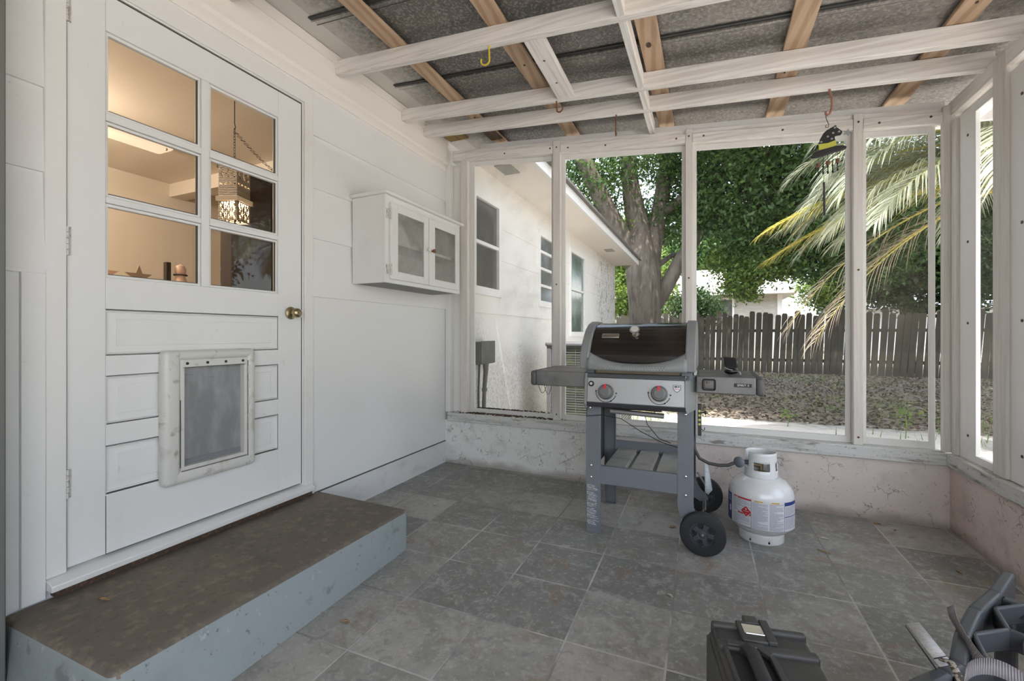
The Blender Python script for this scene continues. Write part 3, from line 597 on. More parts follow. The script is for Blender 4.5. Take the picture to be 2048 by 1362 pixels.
def cab_door(a, b, st_l, st_r, hinge_side, knob_y, knob_m):
    za, zb2 = 1.408, 1.868; x0, x1 = xd+.001, xd+.017
    mb = MB().box(x0, x1, a, a+st_l, za, zb2).box(x0, x1, b-st_r, b, za, zb2).box(x0, x1, a+st_l, b-st_r, zb2-.048, zb2).box(x0, x1, a+st_l, b-st_r, za, za+.05)
    dr = mb.build('cabinet_door', CW, cab, bev=.003)
    MB().box(x0+.006, x0+.009, a+st_l, b-st_r, za+.05, zb2-.048).build('door_glass', M['dusty'], dr)
    MB().lathe([(.006, x1-.001), (.006, x1+.012), (.014, x1+.018), (.013, x1+.027), (.001, x1+.030)], (0, knob_y, 1.645), 16, 0, 'x').build('knob', knob_m, dr)
    if hinge_side:
        hy = a if hinge_side < 0 else b
        for zc in (1.80, 1.465):
            h_ = MB().tube([(x0+.012, hy-.003*(-hinge_side)*-1, zc-.035), (x0+.012, hy-.003*(-hinge_side)*-1, zc+.035)], .006, 8).box(x0-.0005, x0+.002, min(hy, hy+.03*hinge_side), max(hy, hy+.03*hinge_side), zc-.03, zc+.03)
            h_.build('hinge', M['hinge'], dr)
    return dr
cab_door(2.153, 2.546, .066, .052, -1, 2.525, mat('white_porcelain_knob', (.72,.72,.70), .25)); cab_door(2.553, 2.946, .070, .046, 0, 2.580, M['rust'])
pk = MB().prism([(2.235, 1.4555), (2.275, 1.4555), (2.275, 1.60), (2.255, 1.632), (2.235, 1.60)], .20, .212, axis='x').build('picket_ornament', CW, loc=(.206, 2.255, 1.4555)); tag(pk, 'small white picket shaped board inside the left cabinet door', 'ornament')
pk = MB().prism([(2.20, 1.6555), (2.44, 1.6555), (2.44, 1.70), (2.33, 1.80), (2.20, 1.79)], .16, .20, axis='x').box(.16, .205, 2.18, 2.40, 1.6555, 1.69).build('white_box', CW, loc=(.18, 2.3, 1.6555)); tag(pk, 'white slope topped box on the upper shelf of the wall cabinet', 'box')

# ---------------------------------------------------------------- gas grill
GR = mat('slate_grey_painted_steel', (.165,.175,.195), .42, layers=[('noise', (6,6,6), .5, .8, (.125,.13,.145), .6), ('noise', (50,50,50), .68, .76, (.28,.27,.25), .4)])
GL = mat('grey_nylon_trim', (.235,.245,.24), .5, layers=[('noise', (8,8,8), .5, .8, (.19,.19,.18), .6)])
BK = mat('black_enamel_lid', (.016,.013,.011), .16, spec=.6, layers=[('noise', (4,4,4), .5, .8, (.035,.026,.02), .7), ('noise', (60,60,60), .68, .75, (.07,.055,.045), .5)])
SS = mat('brushed_stainless', (.42,.42,.415), .48, metal=.7, layers=[('noise', (3,40,60), .42, .7, (.44,.44,.44), .7), ('noise', (30,30,30), .68, .78, (.25,.22,.19), .6)])
SSD = mat('dirty_stainless_shelf', (.21,.205,.20), .5, metal=.55, layers=[('noise', (9,9,9), .42, .7, (.11,.108,.105), .8), ('noise', (14,14,14), .64, .76, (.30,.19,.11), .6)])
TAN = mat('tan_cookbox_reflection', (.36,.30,.20), .55, layers=[('noise', (12,12,12), .45, .7, (.22,.19,.14), .8)])
RUB = mat('black_rubber', (.022,.023,.025), .7); PLB2 = mat('dark_grey_wheel_plastic', (.055,.06,.068), .45)
KN = mat('grey_knob_plastic', (.15,.15,.145), .4); RED = mat('red_paint', (.62,.02,.03), .4); BLK = mat('black_print', (.015,.015,.015), .5); SIL = mat('silver_print', (.62,.62,.60), .3, metal=.7)
CHR = mat('chrome', (.72,.71,.68), .15, metal=1.0)
WHP = mat('white_print', (.72,.73,.75), .6)
g = thing('gas_grill', 'gas grill on a grey cart with black lid and two side tables', 'grill', (1.69, 2.6, 0))
# lid
prof = [(2.337,.905),(2.330,.945),(2.338,.978),(2.375,1.035),(2.43,1.09),(2.49,1.12),(2.56,1.135),(2.66,1.132),(2.75,1.10),(2.82,1.03),(2.845,.95),(2.845,.905)]
prof = [(a, b) for a, b in prof]
lid = MB().prism(prof, 1.452, 1.928, axis='x', smooth=True).build('lid', BK, g, bev=.004, sharp=28)
def endcap(xa, xb):
    pr2 = [(2.305,.888),(2.300,.955),(2.318,.992),(2.362,1.045),(2.42,1.098),(2.485,1.130),(2.56,1.146),(2.665,1.143),(2.76,1.108),(2.832,1.035),(2.86,.95),(2.86,.888)]
    return MB().prism(pr2, xa, xb, axis='x', smooth=True).build('lid_end_cap', GL, lid, bev=.007, seg=3, sharp=28)
endcap(1.405, 1.453); endcap(1.927, 1.975)
def hf(u, v):
    s = 2*u-1; x = 1.445+.49*u; zt_ = .918+.062*abs(s)**2.6; z = .888+(zt_-.888)*v; y = 2.302-.010*(1-s*s)+.026*v*v+.008*math.sin(v*math.pi)*-1
    return (x, y, z)
hd = MB().grid(hf, 28, 8).build('lid_handle', GL, lid, solid=.012)
gp = MB()
for r_ in range(2):
    for k in range(22):
        x = 1.545+.0135*k+(.0067 if r_ else 0); gp.sphere((x, 2.2845+.001*r_, .897+.010*r_), .0042, 6, 0, (1, .6, 1))
gp.build('grip_dots', mat('pale_grip_dots', (.30,.31,.30), .5), hd)
# thermometer on the lid, badge plate
th = MB().lathe([(.001,-.004),(.024,-.004),(.026,.004),(.026,.012),(.022,.014),(.001,.015)], (0,0,0), 28, 0, 'z', True, axes((1,0,0),(0,.6,.8),(0,-.8,.6),(1.672,2.425,1.092))).build('thermometer', CHR, lid)
MB().lathe([(.001,.0145),(.020,.0145),(.020,.0158),(.001,.0158)], (0,0,0), 24, 0, 'z', True, axes((1,0,0),(0,.6,.8),(0,-.8,.6),(1.672,2.425,1.092))).build('dial', mat('pale_dial', (.55,.55,.52), .3), th)
MB().lathe([(.001,0),(.017,0),(.017,.008),(.001,.010)], (0,0,0), 20, 0, 'z', True, axes((1,0,0),(0,.6,.8),(0,-.8,.6),(1.679,2.402,1.068))).build('bezel_foot', CHR, th)
TB = axes((1,0,0),(0,.70,.714),(0,-.714,.70),(1.549,2.398,1.063))
bp = MB().rbox(-.046,.046,-.016,.016,-.004,.006,.005,3,0,TB).build('badge', mat('brushed_badge', (.45,.41,.35), .3, metal=.9), lid)
text_obj('lettering', 'weber', .027, mat('badge_letter', (.16,.13,.10), .4), bp, TB @ Matrix.Translation((0,-.001,.0062)), sx=1.05)
# cook box, tan strip painted for light reflected inside, latch blocks
mb = MB().box(1.432, 1.952, 2.385, 2.835, .735, .862); mb.build('cook_box', mat('black_cast_box', (.05,.05,.05), .6), g, bev=.01)
MB().box(1.475, 1.905, 2.374, 2.39, .852, .892).build('cook_box_reflection', TAN, g)
for xa, xb in ((1.428, 1.470), (1.905, 1.958)): MB().box(xa, xb, 2.352, 2.40, .846, .885).build('lid_rest', GR, g, bev=.004)
MB().prism([(1.60,.848),(1.715,.848),(1.69,.862),(1.66,.866),(1.635,.862)], 2.36, 2.372, axis='y').build('burner_shield', GR, g)
# control panel, slanting slightly, with caps and dark lips
cp = MB().prism([(2.332,.845),(2.312,.716),(2.33,.700),(2.40,.700),(2.40,.845)], 1.440, 1.925, axis='x').build('control_panel', SS, g, bev=.003)
MB().prism([(2.338,.866),(2.326,.846),(2.40,.846),(2.40,.866)], 1.424, 1.945, axis='x').build('panel_top_lip', mat('dark_grey_lip', (.10,.10,.10), .5), g, bev=.003)
MB().prism([(2.308,.716),(2.318,.692),(2.40,.688),(2.40,.716)], 1.424, 1.93, axis='x').build('panel_bottom_lip', mat('dark_lower_lip', (.045,.045,.048), .4), g, bev=.003)
MB().prism([(2.33,.866),(2.306,.705),(2.322,.683),(2.42,.683),(2.42,.866)], 1.426, 1.440, axis='x').build('panel_end_cap', GL, g, bev=.003)
mb = MB(); vs = [(1.925,2.330,.866),(1.925,2.309,.716),(1.935,2.315,.683),(1.972,2.372,.700),(1.974,2.382,.866),(1.925,2.42,.866),(1.925,2.42,.70),(1.974,2.42,.866),(1.972,2.42,.70)]
mb.add(vs, [(0,1,2,3,4),(4,3,8,7),(0,4,7,5),(1,0,5,6),(2,1,6),(3,2,6,8)]); mb.build('panel_end_cap', GL, g, bev=.002)
MB().box(1.974, 1.981, 2.39, 2.43, .56, .87).build('side_rail', mat('pale_grey_side_rail', (.34,.345,.35), .4), g)
PN = Vector((0, -.988, .153)); PUp = Vector((0, .153, .988))
def on_panel(x, z): return Vector((x, 2.332-(.845-z)*(.020/.129)-.0006, z))
for (kx, kz) in ((1.541, .772), (1.806, .776)):
    T = axes((1,0,0), PUp, PN, on_panel(kx, kz))
    kn = MB().lathe([(.040,0),(.040,.006),(.0375,.012),(.036,.030),(.032,.036),(.024,.037),(.022,.039),(.001,.039)], (0,0,0), 40, 0, 'z', True, T).build('burner_knob', KN, cp)
    MB().box(-.006, .006, .014, .0385, .034, .0395, 0, T).build('pointer', RED, kn)
    ar = MB()
    pts = [T @ Vector((.053*math.cos(a), .053*math.sin(a), .0008)) for a in [R(180+10*k) for k in range(17)]]
    ar.tube(pts, .0016, 6); ar.sphere(T @ Vector((-.053, .003, .001)), .0042, 8); 
    for a_ in (R(355), R(300)): ar.sphere(T @ Vector((.053*math.cos(a_), .053*math.sin(a_), .001)), .0042, 8)
    ar.build('dial_marking', BLK, cp)
T = axes((1,0,0), PUp, PN, on_panel(1.462, .811))
ig = MB().lathe([(.0145,0),(.0145,.004),(.011,.007),(.011,.006),(.001,.006)], (0,0,0), 24, 0, 'z', True, T).build('igniter_button', BLK, cp)
MB().lathe([(.008,.005),(.007,.011),(.001,.012)], (0,0,0), 20, 0, 'z', True, T).build('button_cap', SIL, ig)
T = axes((1,0,0), PUp, PN, on_panel(1.888, .806))
sh = MB().prism([(-.018,.016),(.018,.016),(.018,-.004),(.010,-.014),(0,-.021),(-.010,-.014),(-.018,-.004)], 0, .0009, 'z', 0, T).build('shield_emblem', BLK, cp)
MB().prism([(-.0155,.0135),(.0155,.0135),(.0155,-.003),(.0085,-.012),(0,-.018),(-.0085,-.012),(-.0155,-.003)], .0009, .0014, 'z', 0, T).build('emblem_face', WHP, sh)
mb = MB().box(-.012,.003,.004,.011,.0014,.0018,0,T).box(.005,.012,.004,.011,.0014,.0018,0,T); mb.build('emblem_print', BLK, sh)
mb = MB()
for k in range(4): mb.box(-.010+.0055*k, -.0065+.0055*k, -.006, -.0005, .0014, .0018, 0, T)
mb.build('emblem_mark', RED, sh)
# legs: folded sheet, fronts
def leg(xa, xb, ya, z0, z1, wy=.045, side=1, back=1):
    mb = MB(); mb.box(xa, xb, ya, ya+.004*back, z0, z1)
    xs = xa if side < 0 else xb
    mb.box(min(xs, xs-.004*side), max(xs, xs-.004*side), min(ya, ya+wy*back), max(ya, ya+wy*back), z0, z1)
    xo = xb if side < 0 else xa
    mb.box(min(xo, xo+.004*side), max(xo, xo+.004*side), min(ya, ya+.02*back), max(ya, ya+.02*back), z0, z1)
    return mb
FL_ = leg(1.420, 1.498, 2.378, 0.0, .70, side=-1).build('leg', GR, g, bev=.002); 
fr_ = leg(1.887, 1.962, 2.378, .235, .70, side=1)
def legcurve(y0, y1):
    outer = [(1.887,.24),(1.889,.205),(1.897,.17),(1.915,.135),(1.94,.11),(1.985,.085),(2.03,.10),(2.02,.128),(1.995,.15),(1.975,.18),(1.964,.21),(1.962,.24)]
    return MB().prism(outer, y0, y1, axis='y')
f2 = fr_.build('leg', GR, g, bev=.002); legcurve(2.378, 2.384).build('curved_foot', GR, f2)
r1_ = leg(1.425, 1.492, 2.862, 0.0, .72, side=-1, back=-1).build('leg', GR, g, bev=.002)
r2_ = leg(1.887, 1.962, 2.862, .235, .72, side=1, back=-1).build('leg', GR, g, bev=.002); legcurve(2.856, 2.862).build('curved_foot', GR, r2_)
MB().box(1.4205, 1.424, 2.40, 2.84, .30, .70).build('leg_shadow_sheet', mat('dark_navy_leg_shadow', (.04,.043,.055), .5), g)  # dark sheet standing in for the rear leg and its shadow
def bolt(p, par): MB().lathe([(.007,0),(.0065,-.004),(.003,-.0055),(.0005,-.0055)], p, 12, 0, 'y').build('bolt', CHR, par)
for p in ((1.442,2.3775,.675),(1.448,2.3775,.363),(1.448,2.3775,.300)): bolt(p, FL_)
for p in ((1.926,2.3775,.672),(1.926,2.3775,.362),(1.926,2.3775,.268)): bolt(p, f2)
# warning label printed down the front left leg
lb = MB(); random.seed(11); z = .258
while z > .045:
    wdt = random.choice((.055, .050, .052, .038, .045)); xl = 1.4255 if random.random() > .25 else 1.432
    if random.random() < .12: z -= .006
    x = xl
    while x < xl+wdt-.004:
        L = random.uniform(.003, .010); x2 = min(x+L, xl+wdt); lb.box(x, x2, 2.3769, 2.3778, z-.0024, z); x = x2+.0018
    z -= .0047
lb.build('printed_label', WHP, FL_)
# cross panels, shelf slats
MB().box(1.496, 1.889, 2.381, 2.386, .268, .366).box(1.496, 1.889, 2.381, 2.405, .360, .366).build('front_cross_panel', GR, g, bev=.002)
MB().box(1.490, 1.889, 2.852, 2.858, .335, .405).build('rear_cross_panel', GR, g, bev=.002)
SL = mat('dusty_grey_shelf_slat', (.42,.41,.365), .6, layers=[('noise', (12,12,12), .45, .7, (.26,.26,.245), .7)])
for a, b in ((1.510, 1.622), (1.648, 1.752), (1.778, 1.882)):
    MB().prism([(a,2.395),(b,2.395),(b,2.852),(a,2.852)], .345, .357, 'z').build('shelf_slat', SL, g, bev=.003)
for xx in (1.635, 1.765): MB().box(xx-.010, xx+.010, 2.395, 2.853, .325, .340).build('shelf_bar', GR, g)
MB().box(1.50, 1.80, 2.50, 2.74, .655, .672).box(1.49, 1.81, 2.49, 2.75, .672, .688).build('drip_tray', mat('dark_drip_pan', (.06,.06,.06), .5), g, bev=.004)
mb = MB().tube([(1.535,2.47,.650),(1.815,2.47,.640)], .014, 12); mb.build('grease_bar', SS, g)
for pts in ([(1.43,2.372,.69),(1.425,2.366,.63),(1.50,2.372,.64),(1.60,2.42,.62),(1.70,2.46,.55),(1.80,2.48,.50),(1.888,2.47,.48)], [(1.72,2.47,.63),(1.73,2.47,.59),(1.79,2.47,.52),(1.85,2.45,.505)]):
    MB().tube(pts, .0022, 6).build('igniter_cable', BLK, g)
# wheels
def wheel(yc, face):
    T = Matrix.Translation((2.004, yc, .1045)); wh = None
    prof = [(.060,-.022),(.088,-.022),(.100,-.019),(.1045,-.012),(.1045,.012),(.100,.019),(.088,.022),(.060,.022)]
    wh = MB().lathe(prof, (0,0,0), 56, 0, 'y', False, T).build('wheel', RUB, g)
    hub = MB().lathe([(.001,-.017),(.014,-.017),(.018,-.014),(.026,-.016),(.030,-.010),(.030,.010),(.001,.010)], (0,0,0), 32, 0, 'y', True, T)
    ring = MB()
    hub.lathe([(.070,-.012),(.086,-.021),(.092,-.021),(.092,.018),(.070,.010)], (0,0,0), 56, 0, 'y', False, T)
    hub.lathe([(.028,-.004),(.072,-.004),(.072,.004),(.028,.004)], (0,0,0), 40, 0, 'y', False, T)
    for k in range(5):
        a = 2*math.pi*k/5+.35; Tk = T @ Matrix.Rotation(a, 4, 'Y')
        hub.box(-.0115, .0115, -.018, .008, .020, .050, 0, Tk); hub.prism([(-.026,.050),(.026,.050),(.030,.076),(-.030,.076)], -.013, -.005, 'y', 0, Tk)
    hub.build('wheel_hub', PLB2, wh, bev=.002)
    for k in range(5):
        a = 2*math.pi*(k+.5)/5+.35; Tk = T @ Matrix.Rotation(a, 4, 'Y'); MB().box(-.010, .010, -.006, .0, .034, .050, 0, Tk).build('wheel_slot', BLK, wh)
    return wh
wheel(2.348, -1); wheel(2.93, 1)
MB().tube([(2.004,2.33,.1045),(2.004,2.95,.1045)], .006, 10).build('axle', CHR, g)
MB().tube([(1.972,2.80,.27),(2.035,2.86,.145)], .006, 8).tube([(2.012,2.88,.135),(2.012,2.88,.03)], .006, 8).build('wheel_strut', mat('grey_strut', (.30,.30,.29), .4), g)
# side tables
def table(xa, xb, cap_a, cap_b, nm):
    tb = MB().box(xa, xb, 2.342, 2.78, .786, .870).build('side_table', SSD, g, bev=.006, seg=3)
    lo, hi = min(cap_a, cap_b), max(cap_a, cap_b)
    MB().rbox(lo, hi, 2.345, 2.775, .784, .868, .014).build('table_end_cap', mat('dark_grey_end_cap', (.085,.085,.088), .5), tb); return tb
tl_ = table(1.142, 1.428, 1.106, 1.143, 'l'); tr_ = table(1.975, 2.232, 2.231, 2.268, 'r')
for xx, dz, yy in ((1.150, .052, 2.40), (1.158, .066, 2.47)):
    pts = [(xx-.014+.05*k/10*1.0, yy, .788-dz*(1-((k-5)/5)**2)) for k in range(11)]
    MB().tube(pts, .0016, 6).build('tool_hook', M['dark'], tl_)
T = axes((1,0,0),(0,0,1),(0,-1,0),(2.032,2.3415,.830))
hr = MB().rbox(-.030,.030,-.028,.028,-.002,.003,.010,4,0,T).build('recess_ring', mat('dark_ring', (.05,.05,.05), .4), tr_)
MB().rbox(-.025,.025,-.023,.023,-.001,.0042,.009,4,0,T).build('recess_plate', mat('brown_grey_plate', (.16,.145,.13), .45), hr)
MB().box(-.012,-.006,.006,.014,.004,.005,0,T).box(-.004,.004,.009,.011,.004,.005,0,T).build('recess_mark', BLK, hr)
T = axes((1,0,0),(0,0,1),(0,-1,0),(2.178,2.3415,.832))
bd2 = MB().box(-.038,.036,-.0085,.0085,-.001,.0016,0,T).build('name_badge', BLK, tr_, bev=.0006)
text_obj('lettering', 'SPIRIT II', .0135, WHP, bd2, T @ Matrix.Translation((0,0,.0018)), sx=1.02)
# tank gauge strip with yellow dots, hooks
tg = MB().box(1.980, 1.998, 2.405, 2.425, .565, .725).build('tank_gauge', mat('brown_black_gauge', (.045,.035,.03), .5), g, bev=.003)
for zc in (.690, .668, .646, .624): MB().lathe([(.006,-.001),(.006,-.003),(.001,-.003)], (1.989,2.405,zc), 14, 0, 'y').build('gauge_dot', mat('yellow_green_dot', (.55,.58,.12), .4), tg)
MB().tube([(1.998,2.412,.682),(2.012,2.41,.682)], .003, 8).sphere((2.016,2.41,.682), .010, 10, 0, (.5,1,1.2)).tube([(2.004,2.41,.69),(2.004,2.405,.706),(2.010,2.40,.712),(2.016,2.40,.708)], .002, 6).build('gauge_hook', M['dark'], tg)
MB().tube([(1.998,2.412,.60),(2.006,2.41,.592),(2.012,2.405,.60),(2.012,2.40,.61)], .002, 6).build('gauge_hook', M['dark'], tg)
# hose and regulator
HO = mat('dark_rubber_hose', (.05,.048,.046), .6)
MB().tube([(1.95,2.62,.52),(1.962,2.60,.45),(1.985,2.60,.405),(2.03,2.60,.383),(2.08,2.60,.378),(2.125,2.605,.382),(2.152,2.61,.396)], .0085, 10).build('gas_hose', HO, g)
RG = mat('blue_grey_regulator', (.155,.175,.19), .45)
rg = MB(); Tr = axes((.8,-.6,0),(0,0,1),(-.6,-.8,0),(2.176,2.615,.402))
rg.lathe([(.001,-.012),(.022,-.012),(.028,-.006),(.028,.004),(.022,.010),(.010,.013),(.001,.013)], (0,0,0), 28, 0, 'z', True, Tr); ro = rg.build('regulator', RG, g)
MB().tube([(2.18,2.625,.402),(2.232,2.665,.396)], .012, 12).build('valve_nut', mat('black_coupling', (.04,.04,.042), .5), ro)
PT_ = mat('paper_tag_white', (.60,.64,.66), .7, layers=[('noise', (60,60,160), .5, .6, (.40,.44,.48), .5)])
MB().add([(2.008,2.72,.372),(2.022,2.73,.372),(2.050,2.735,.20),(2.028,2.745,.165),(2.012,2.725,.19)], [(0,1,2,3,4)]).build('hang_tag', PT_, g, solid=.001)
# small black gadget standing on the right table
gd = thing('black_clip_gadget', 'small black corrugated gadget on a rounded base on the right grill table', 'gadget', (2.135, 2.50, .870))
MB().sphere((2.135,2.50,.886), .034, 16, 0, (1, .8, .47)).build('base', mat('glossy_black_base', (.012,.014,.014), .15), gd)
MB().prism([(2.098,.958),(2.150,.955),(2.158,.948),(2.164,.908),(2.150,.898),(2.108,.905)], 2.492, 2.510, 'y').build('ribbed_plate', mat('matt_black_plate', (.012,.011,.010), .7), gd, bev=.003)
mb = MB()
for k in range(7): mb.box(2.100+.0085*k, 2.104+.0085*k, 2.488, 2.493, .908, .953)
mb.build('ribs', mat('matt_black_ribs', (.008,.008,.008), .8), gd)
MB().tube([(2.104,2.487,.905),(2.12,2.478,.897),(2.14,2.475,.893)], .003, 6).build('silver_edge', SIL, gd)
MB().tube([(2.155,2.49,.889),(2.172,2.475,.884),(2.175,2.47,.872)], .003, 6).build('prong', SIL, gd)

# ---------------------------------------------------------------- propane tank
TK = mat('glossy_white_tank_paint', (.70,.71,.70), .18, coat=.4, layers=[('noise', (10,10,10), .55, .8, (.62,.62,.60), .4), ('noise', (70,70,70), .70, .76, (.30,.27,.24), .4)])
CX, CY = 2.283, 2.685
tk = thing('propane_tank', 'white propane gas cylinder with warning labels beside the grill', 'gas tank', (CX, CY, 0))
prof = [(.001,.040),(.070,.041),(.105,.050),(.130,.066),(.146,.086),(.152,.106),(.1535,.118),(.1535,.235),(.152,.250),(.146,.270),(.134,.290),(.115,.309),(.090,.323),(.060,.331),(.001,.333)]
MB().lathe(prof, (CX,CY,0), 64).build('tank_body', TK, tk)
ft = MB(); n = 64
def cyl_cells(mb, r, zs, holes, a0=0, a1=2*math.pi, n=72):
    def f(i, z): a = a0+(a1-a0)*i/n; rr = r(z) if callable(r) else r; return (CX+rr*math.cos(a), CY+rr*math.sin(a), z)
    for i in range(n):
        am = math.degrees(a0+(a1-a0)*(i+.5)/n)
        for j in range(len(zs)-1):
            zm = (zs[j]+zs[j+1])/2
            if any((h0 <= am <= h1) and (q0 <= zm <= q1) for h0, h1, q0, q1 in holes): continue
            mb.add([f(i,zs[j]), f(i+1,zs[j]), f(i+1,zs[j+1]), f(i,zs[j+1])], [(0,1,2,3)], 0, True)
cyl_cells(ft, lambda z: .1045-.03*max(0, z-.03), [0,.008,.020,.034,.052], [(236,241,.008,.020),(283,288,.008,.020)], n=144)
bm_ = ft.build('foot_ring', TK, tk, solid=.004, weld=True)
cl = MB(); cyl_cells(cl, lambda z: .0775-.06*(z-.33), [.325,.338,.352,.366,.380,.394,.406,.418,.432,.444,.456], [(-122,-62,.362,.402),(-35,-2,.365,.405),(176,214,.385,.46),(-150,-146,.385,.46),(60,110,.36,.40)], R(-150), R(210), 144)
cl.build('collar', TK, tk, solid=.0045, weld=True)
vb = MB().lathe([(.020,.333),(.020,.352),(.013,.356),(.013,.395),(.010,.398),(.001,.398)], (CX,CY,0), 20)
vb.tube([(CX,CY,.377),(CX-.052,CY-.018,.388)], .012, 12); vo = vb.build('valve', mat('dull_brass_valve', (.30,.24,.15), .4, metal=.8), tk)
MB().lathe([(.006,.395),(.006,.415),(.028,.415),(.031,.421),(.028,.428),(.008,.430),(.001,.430)], (CX,CY,0), 24).build('hand_wheel', mat('white_hand_wheel', (.6,.6,.58), .4), vo)
# labels: thin curved stickers round the body
LW = mat('label_white', (.66,.67,.69), .45); LR = mat('label_red', (.50,.03,.035), .45); LB = mat('label_blue', (.035,.055,.22), .45); LK = mat('label_black_line', (.05,.05,.055), .5); LY = mat('label_amber', (.60,.38,.05), .45); LT = mat('label_small_print', (.33,.34,.40), .6)
def patch(mb, d0, d1, z0, z1, lift=.0006):
    k = max(1, int(abs(d1-d0)/3)); r = .1535+lift
    for i in range(k):
        A, B = R(d0+(d1-d0)*i/k), R(d0+(d1-d0)*(i+1)/k)
        mb.add([(CX+r*math.cos(A),CY+r*math.sin(A),z0),(CX+r*math.cos(B),CY+r*math.sin(B),z0),(CX+r*math.cos(B),CY+r*math.sin(B),z1),(CX+r*math.cos(A),CY+r*math.sin(A),z1)], [(0,1,2,3)], 0, True)
lw = MB(); patch(lw, 160, 342, .092, .238); lab = lw.build('label', LW, tk)
b_ = MB(); patch(b_, 168, 205, .094, .236, .0012); b_.build('label_panel', LB, lab)
b_ = MB(); patch(b_, 196, 203, .14, .172, .0018); patch(b_, 192, 203, .196, .20, .0018); patch(b_, 193, 202, .206, .209, .0018); patch(b_, 191, 202, .217, .221, .0018); b_.build('label_white_mark', LW, lab)
b_ = MB(); patch(b_, 222, 248, .229, .237, .0012); patch(b_, 222, 248, .153, .160, .0012); patch(b_, 213, 221, .231, .237, .0012); b_.build('label_red_band', LR, lab)
b_ = MB()
for q in ((212,212.6,.094,.238),(248.2,248.9,.094,.238),(212,248,.1915,.1925),(212,248,.110,.111),(212,248,.0935,.0945),(306,306.6,.094,.238),(306,342,.1065,.1075),(212,342,.092,.0932)): patch(b_, *q, .0013)
patch(b_, 239, 248, .161, .169, .0012); b_.build('label_rule', LK, lab)
for q in ((254,268,.231,.237),(282,296,.231,.237)):
    b_ = MB(); patch(b_, *q, .0013); b_.build('label_amber_band', LY, lab)
for q in ((307, 341, .219, .237), (307, 341, .1625, .1665)):
    b_ = MB(); patch(b_, *q, .0012); b_.build('label_blue_band', LB, lab)
random.seed(4); b_ = MB()
def lines(d0, d1, z1, z0, step=.0042, full=.92):
    z = z1
    while z > z0:
        e = d1 if random.random() < .75 else d0+(d1-d0)*random.uniform(.3, .9); d = d0
        while d < e-.3:
            l = random.uniform(.8, 3.2); patch(b_, d, min(d+l, e), z-.0021, z, .0011); d += l+.45
        z -= step
lines(214, 247, .226, .196); lines(214, 246, .150, .113); lines(250.5, 276, .228, .096, .0036); lines(279, 304, .228, .096, .0036); lines(308, 340, .214, .170); lines(308, 340, .158, .110); lines(214, 228, .189, .163); lines(215, 230, .107, .097); b_.build('label_small_print', LT, lab)
# red diamond: grid on the cylinder
b_ = MB()
def dia(mb, s, lift):
    r = .1535+lift; dc, zc = 239.5, .172
    def P(a, b): A = R(dc+math.degrees(a/.1535)); return (CX+r*math.cos(A), CY+r*math.sin(A), zc+b)
    n = 6
    for i in range(-n, n):
        x0, x1 = s*i/n, s*(i+1)/n; h0, h1 = s-abs(x0), s-abs(x1)
        mb.add([P(x0,-h0),P(x1,-h1),P(x1,h1),P(x0,h0)], [(0,1,2,3)], 0, True)
dia(b_, .0285, .0018); b_.build('hazard_diamond', LW, lab); b_ = MB(); dia(b_, .0262, .0022); b_.build('hazard_diamond_face', LR, lab)
b_ = MB(); patch(b_, 238.3, 240.7, .179, .187, .0026); patch(b_, 234.5, 244.5, .1715, .1735, .0026); patch(b_, 239, 240, .156, .161, .0026); b_.build('hazard_mark', LW, lab)

# ---------------------------------------------------------------- hooks in the rafters
def hook(name, pts, r, m, label): 
    o = MB().tube(pts, r, 8).build(name, m, loc=pts[0]); tag(o, label, 'hook', 'hooks screwed into the rafters'); return o
def chook(x, y, z, L, rad, m, label, r=.004, side=-1):
    pts = [(x, y, z), (x+.002, y, z-L)]
    pts += [(x+.002+side*rad*(1-math.cos(a)), y-.003*a, z-L-rad*math.sin(a)) for a in [R(15*k) for k in range(1, 15)]]
    return hook('ceiling_hook', pts, r, m, label)
chook(1.030, 1.980, zb(1.03)+.002, .075, .021, M['yellow'], 'yellow plastic coated hook under the nearest rafter', .0045)
chook(1.180, 2.595, zb(1.18)+.002, .055, .020, M['rust'], 'rusty hook under the middle rafter, its tip turned right', .0045, 1)
pts = [(1.492,2.862,zb(1.49)+.002),(1.490,2.862,2.44),(1.488,2.862,2.40),(1.488,2.861,2.36),(1.490,2.858,2.342),(1.494,2.845,2.332),(1.497,2.832,2.336),(1.498,2.826,2.345)]
hook('ceiling_hook', pts, .0045, M['rust'], 'long thin rusty hook under the farthest rafter near the narrow blocking')
zz = zb(2.62)+.002
hook('ceiling_hook', [(2.621,2.862,zz),(2.625,2.862,2.36),(2.632,2.862,2.331),(2.633,2.862,2.30),(2.630,2.862,2.272),(2.622,2.862,2.252),(2.612,2.862,2.246),(2.606,2.862,2.252),(2.604,2.862,2.268)], .006, M['rustred'], 'reddish bent hook the hat hangs from')
# ---------------------------------------------------------------- hat wind chime
wc = thing('wind_chime', 'wind chime shaped like a black spotted pointed hat with a yellow band', 'wind chime', (2.615, 2.862, 2.262))
HB = mat('black_hat_paint', (.015,.014,.015), .45); HY = mat('yellow_band_paint', (.50,.50,.07), .45); HS = mat('galvanised_star', (.32,.36,.36), .4, metal=.6)
Yh = 2.865
MB().tube([(2.618,2.862,2.252),(2.612,2.862,2.243),(2.606,2.862,2.247),(2.605,2.862,2.235),(2.611,2.862,2.215),(2.618,2.862,2.196),(2.615,2.862,2.180),(2.606,2.862,2.181),(2.604,2.862,2.190),(2.610,2.862,2.195)], .0018, 6).build('wire_hanger', M['dark'], wc)
crown = [(2.574,2.094),(2.579,2.123),(2.594,2.152),(2.610,2.167),(2.628,2.176),(2.644,2.183),(2.661,2.167),(2.680,2.147),(2.672,2.130),(2.657,2.129),(2.646,2.128),(2.645,2.118),(2.648,2.104),(2.613,2.092)]
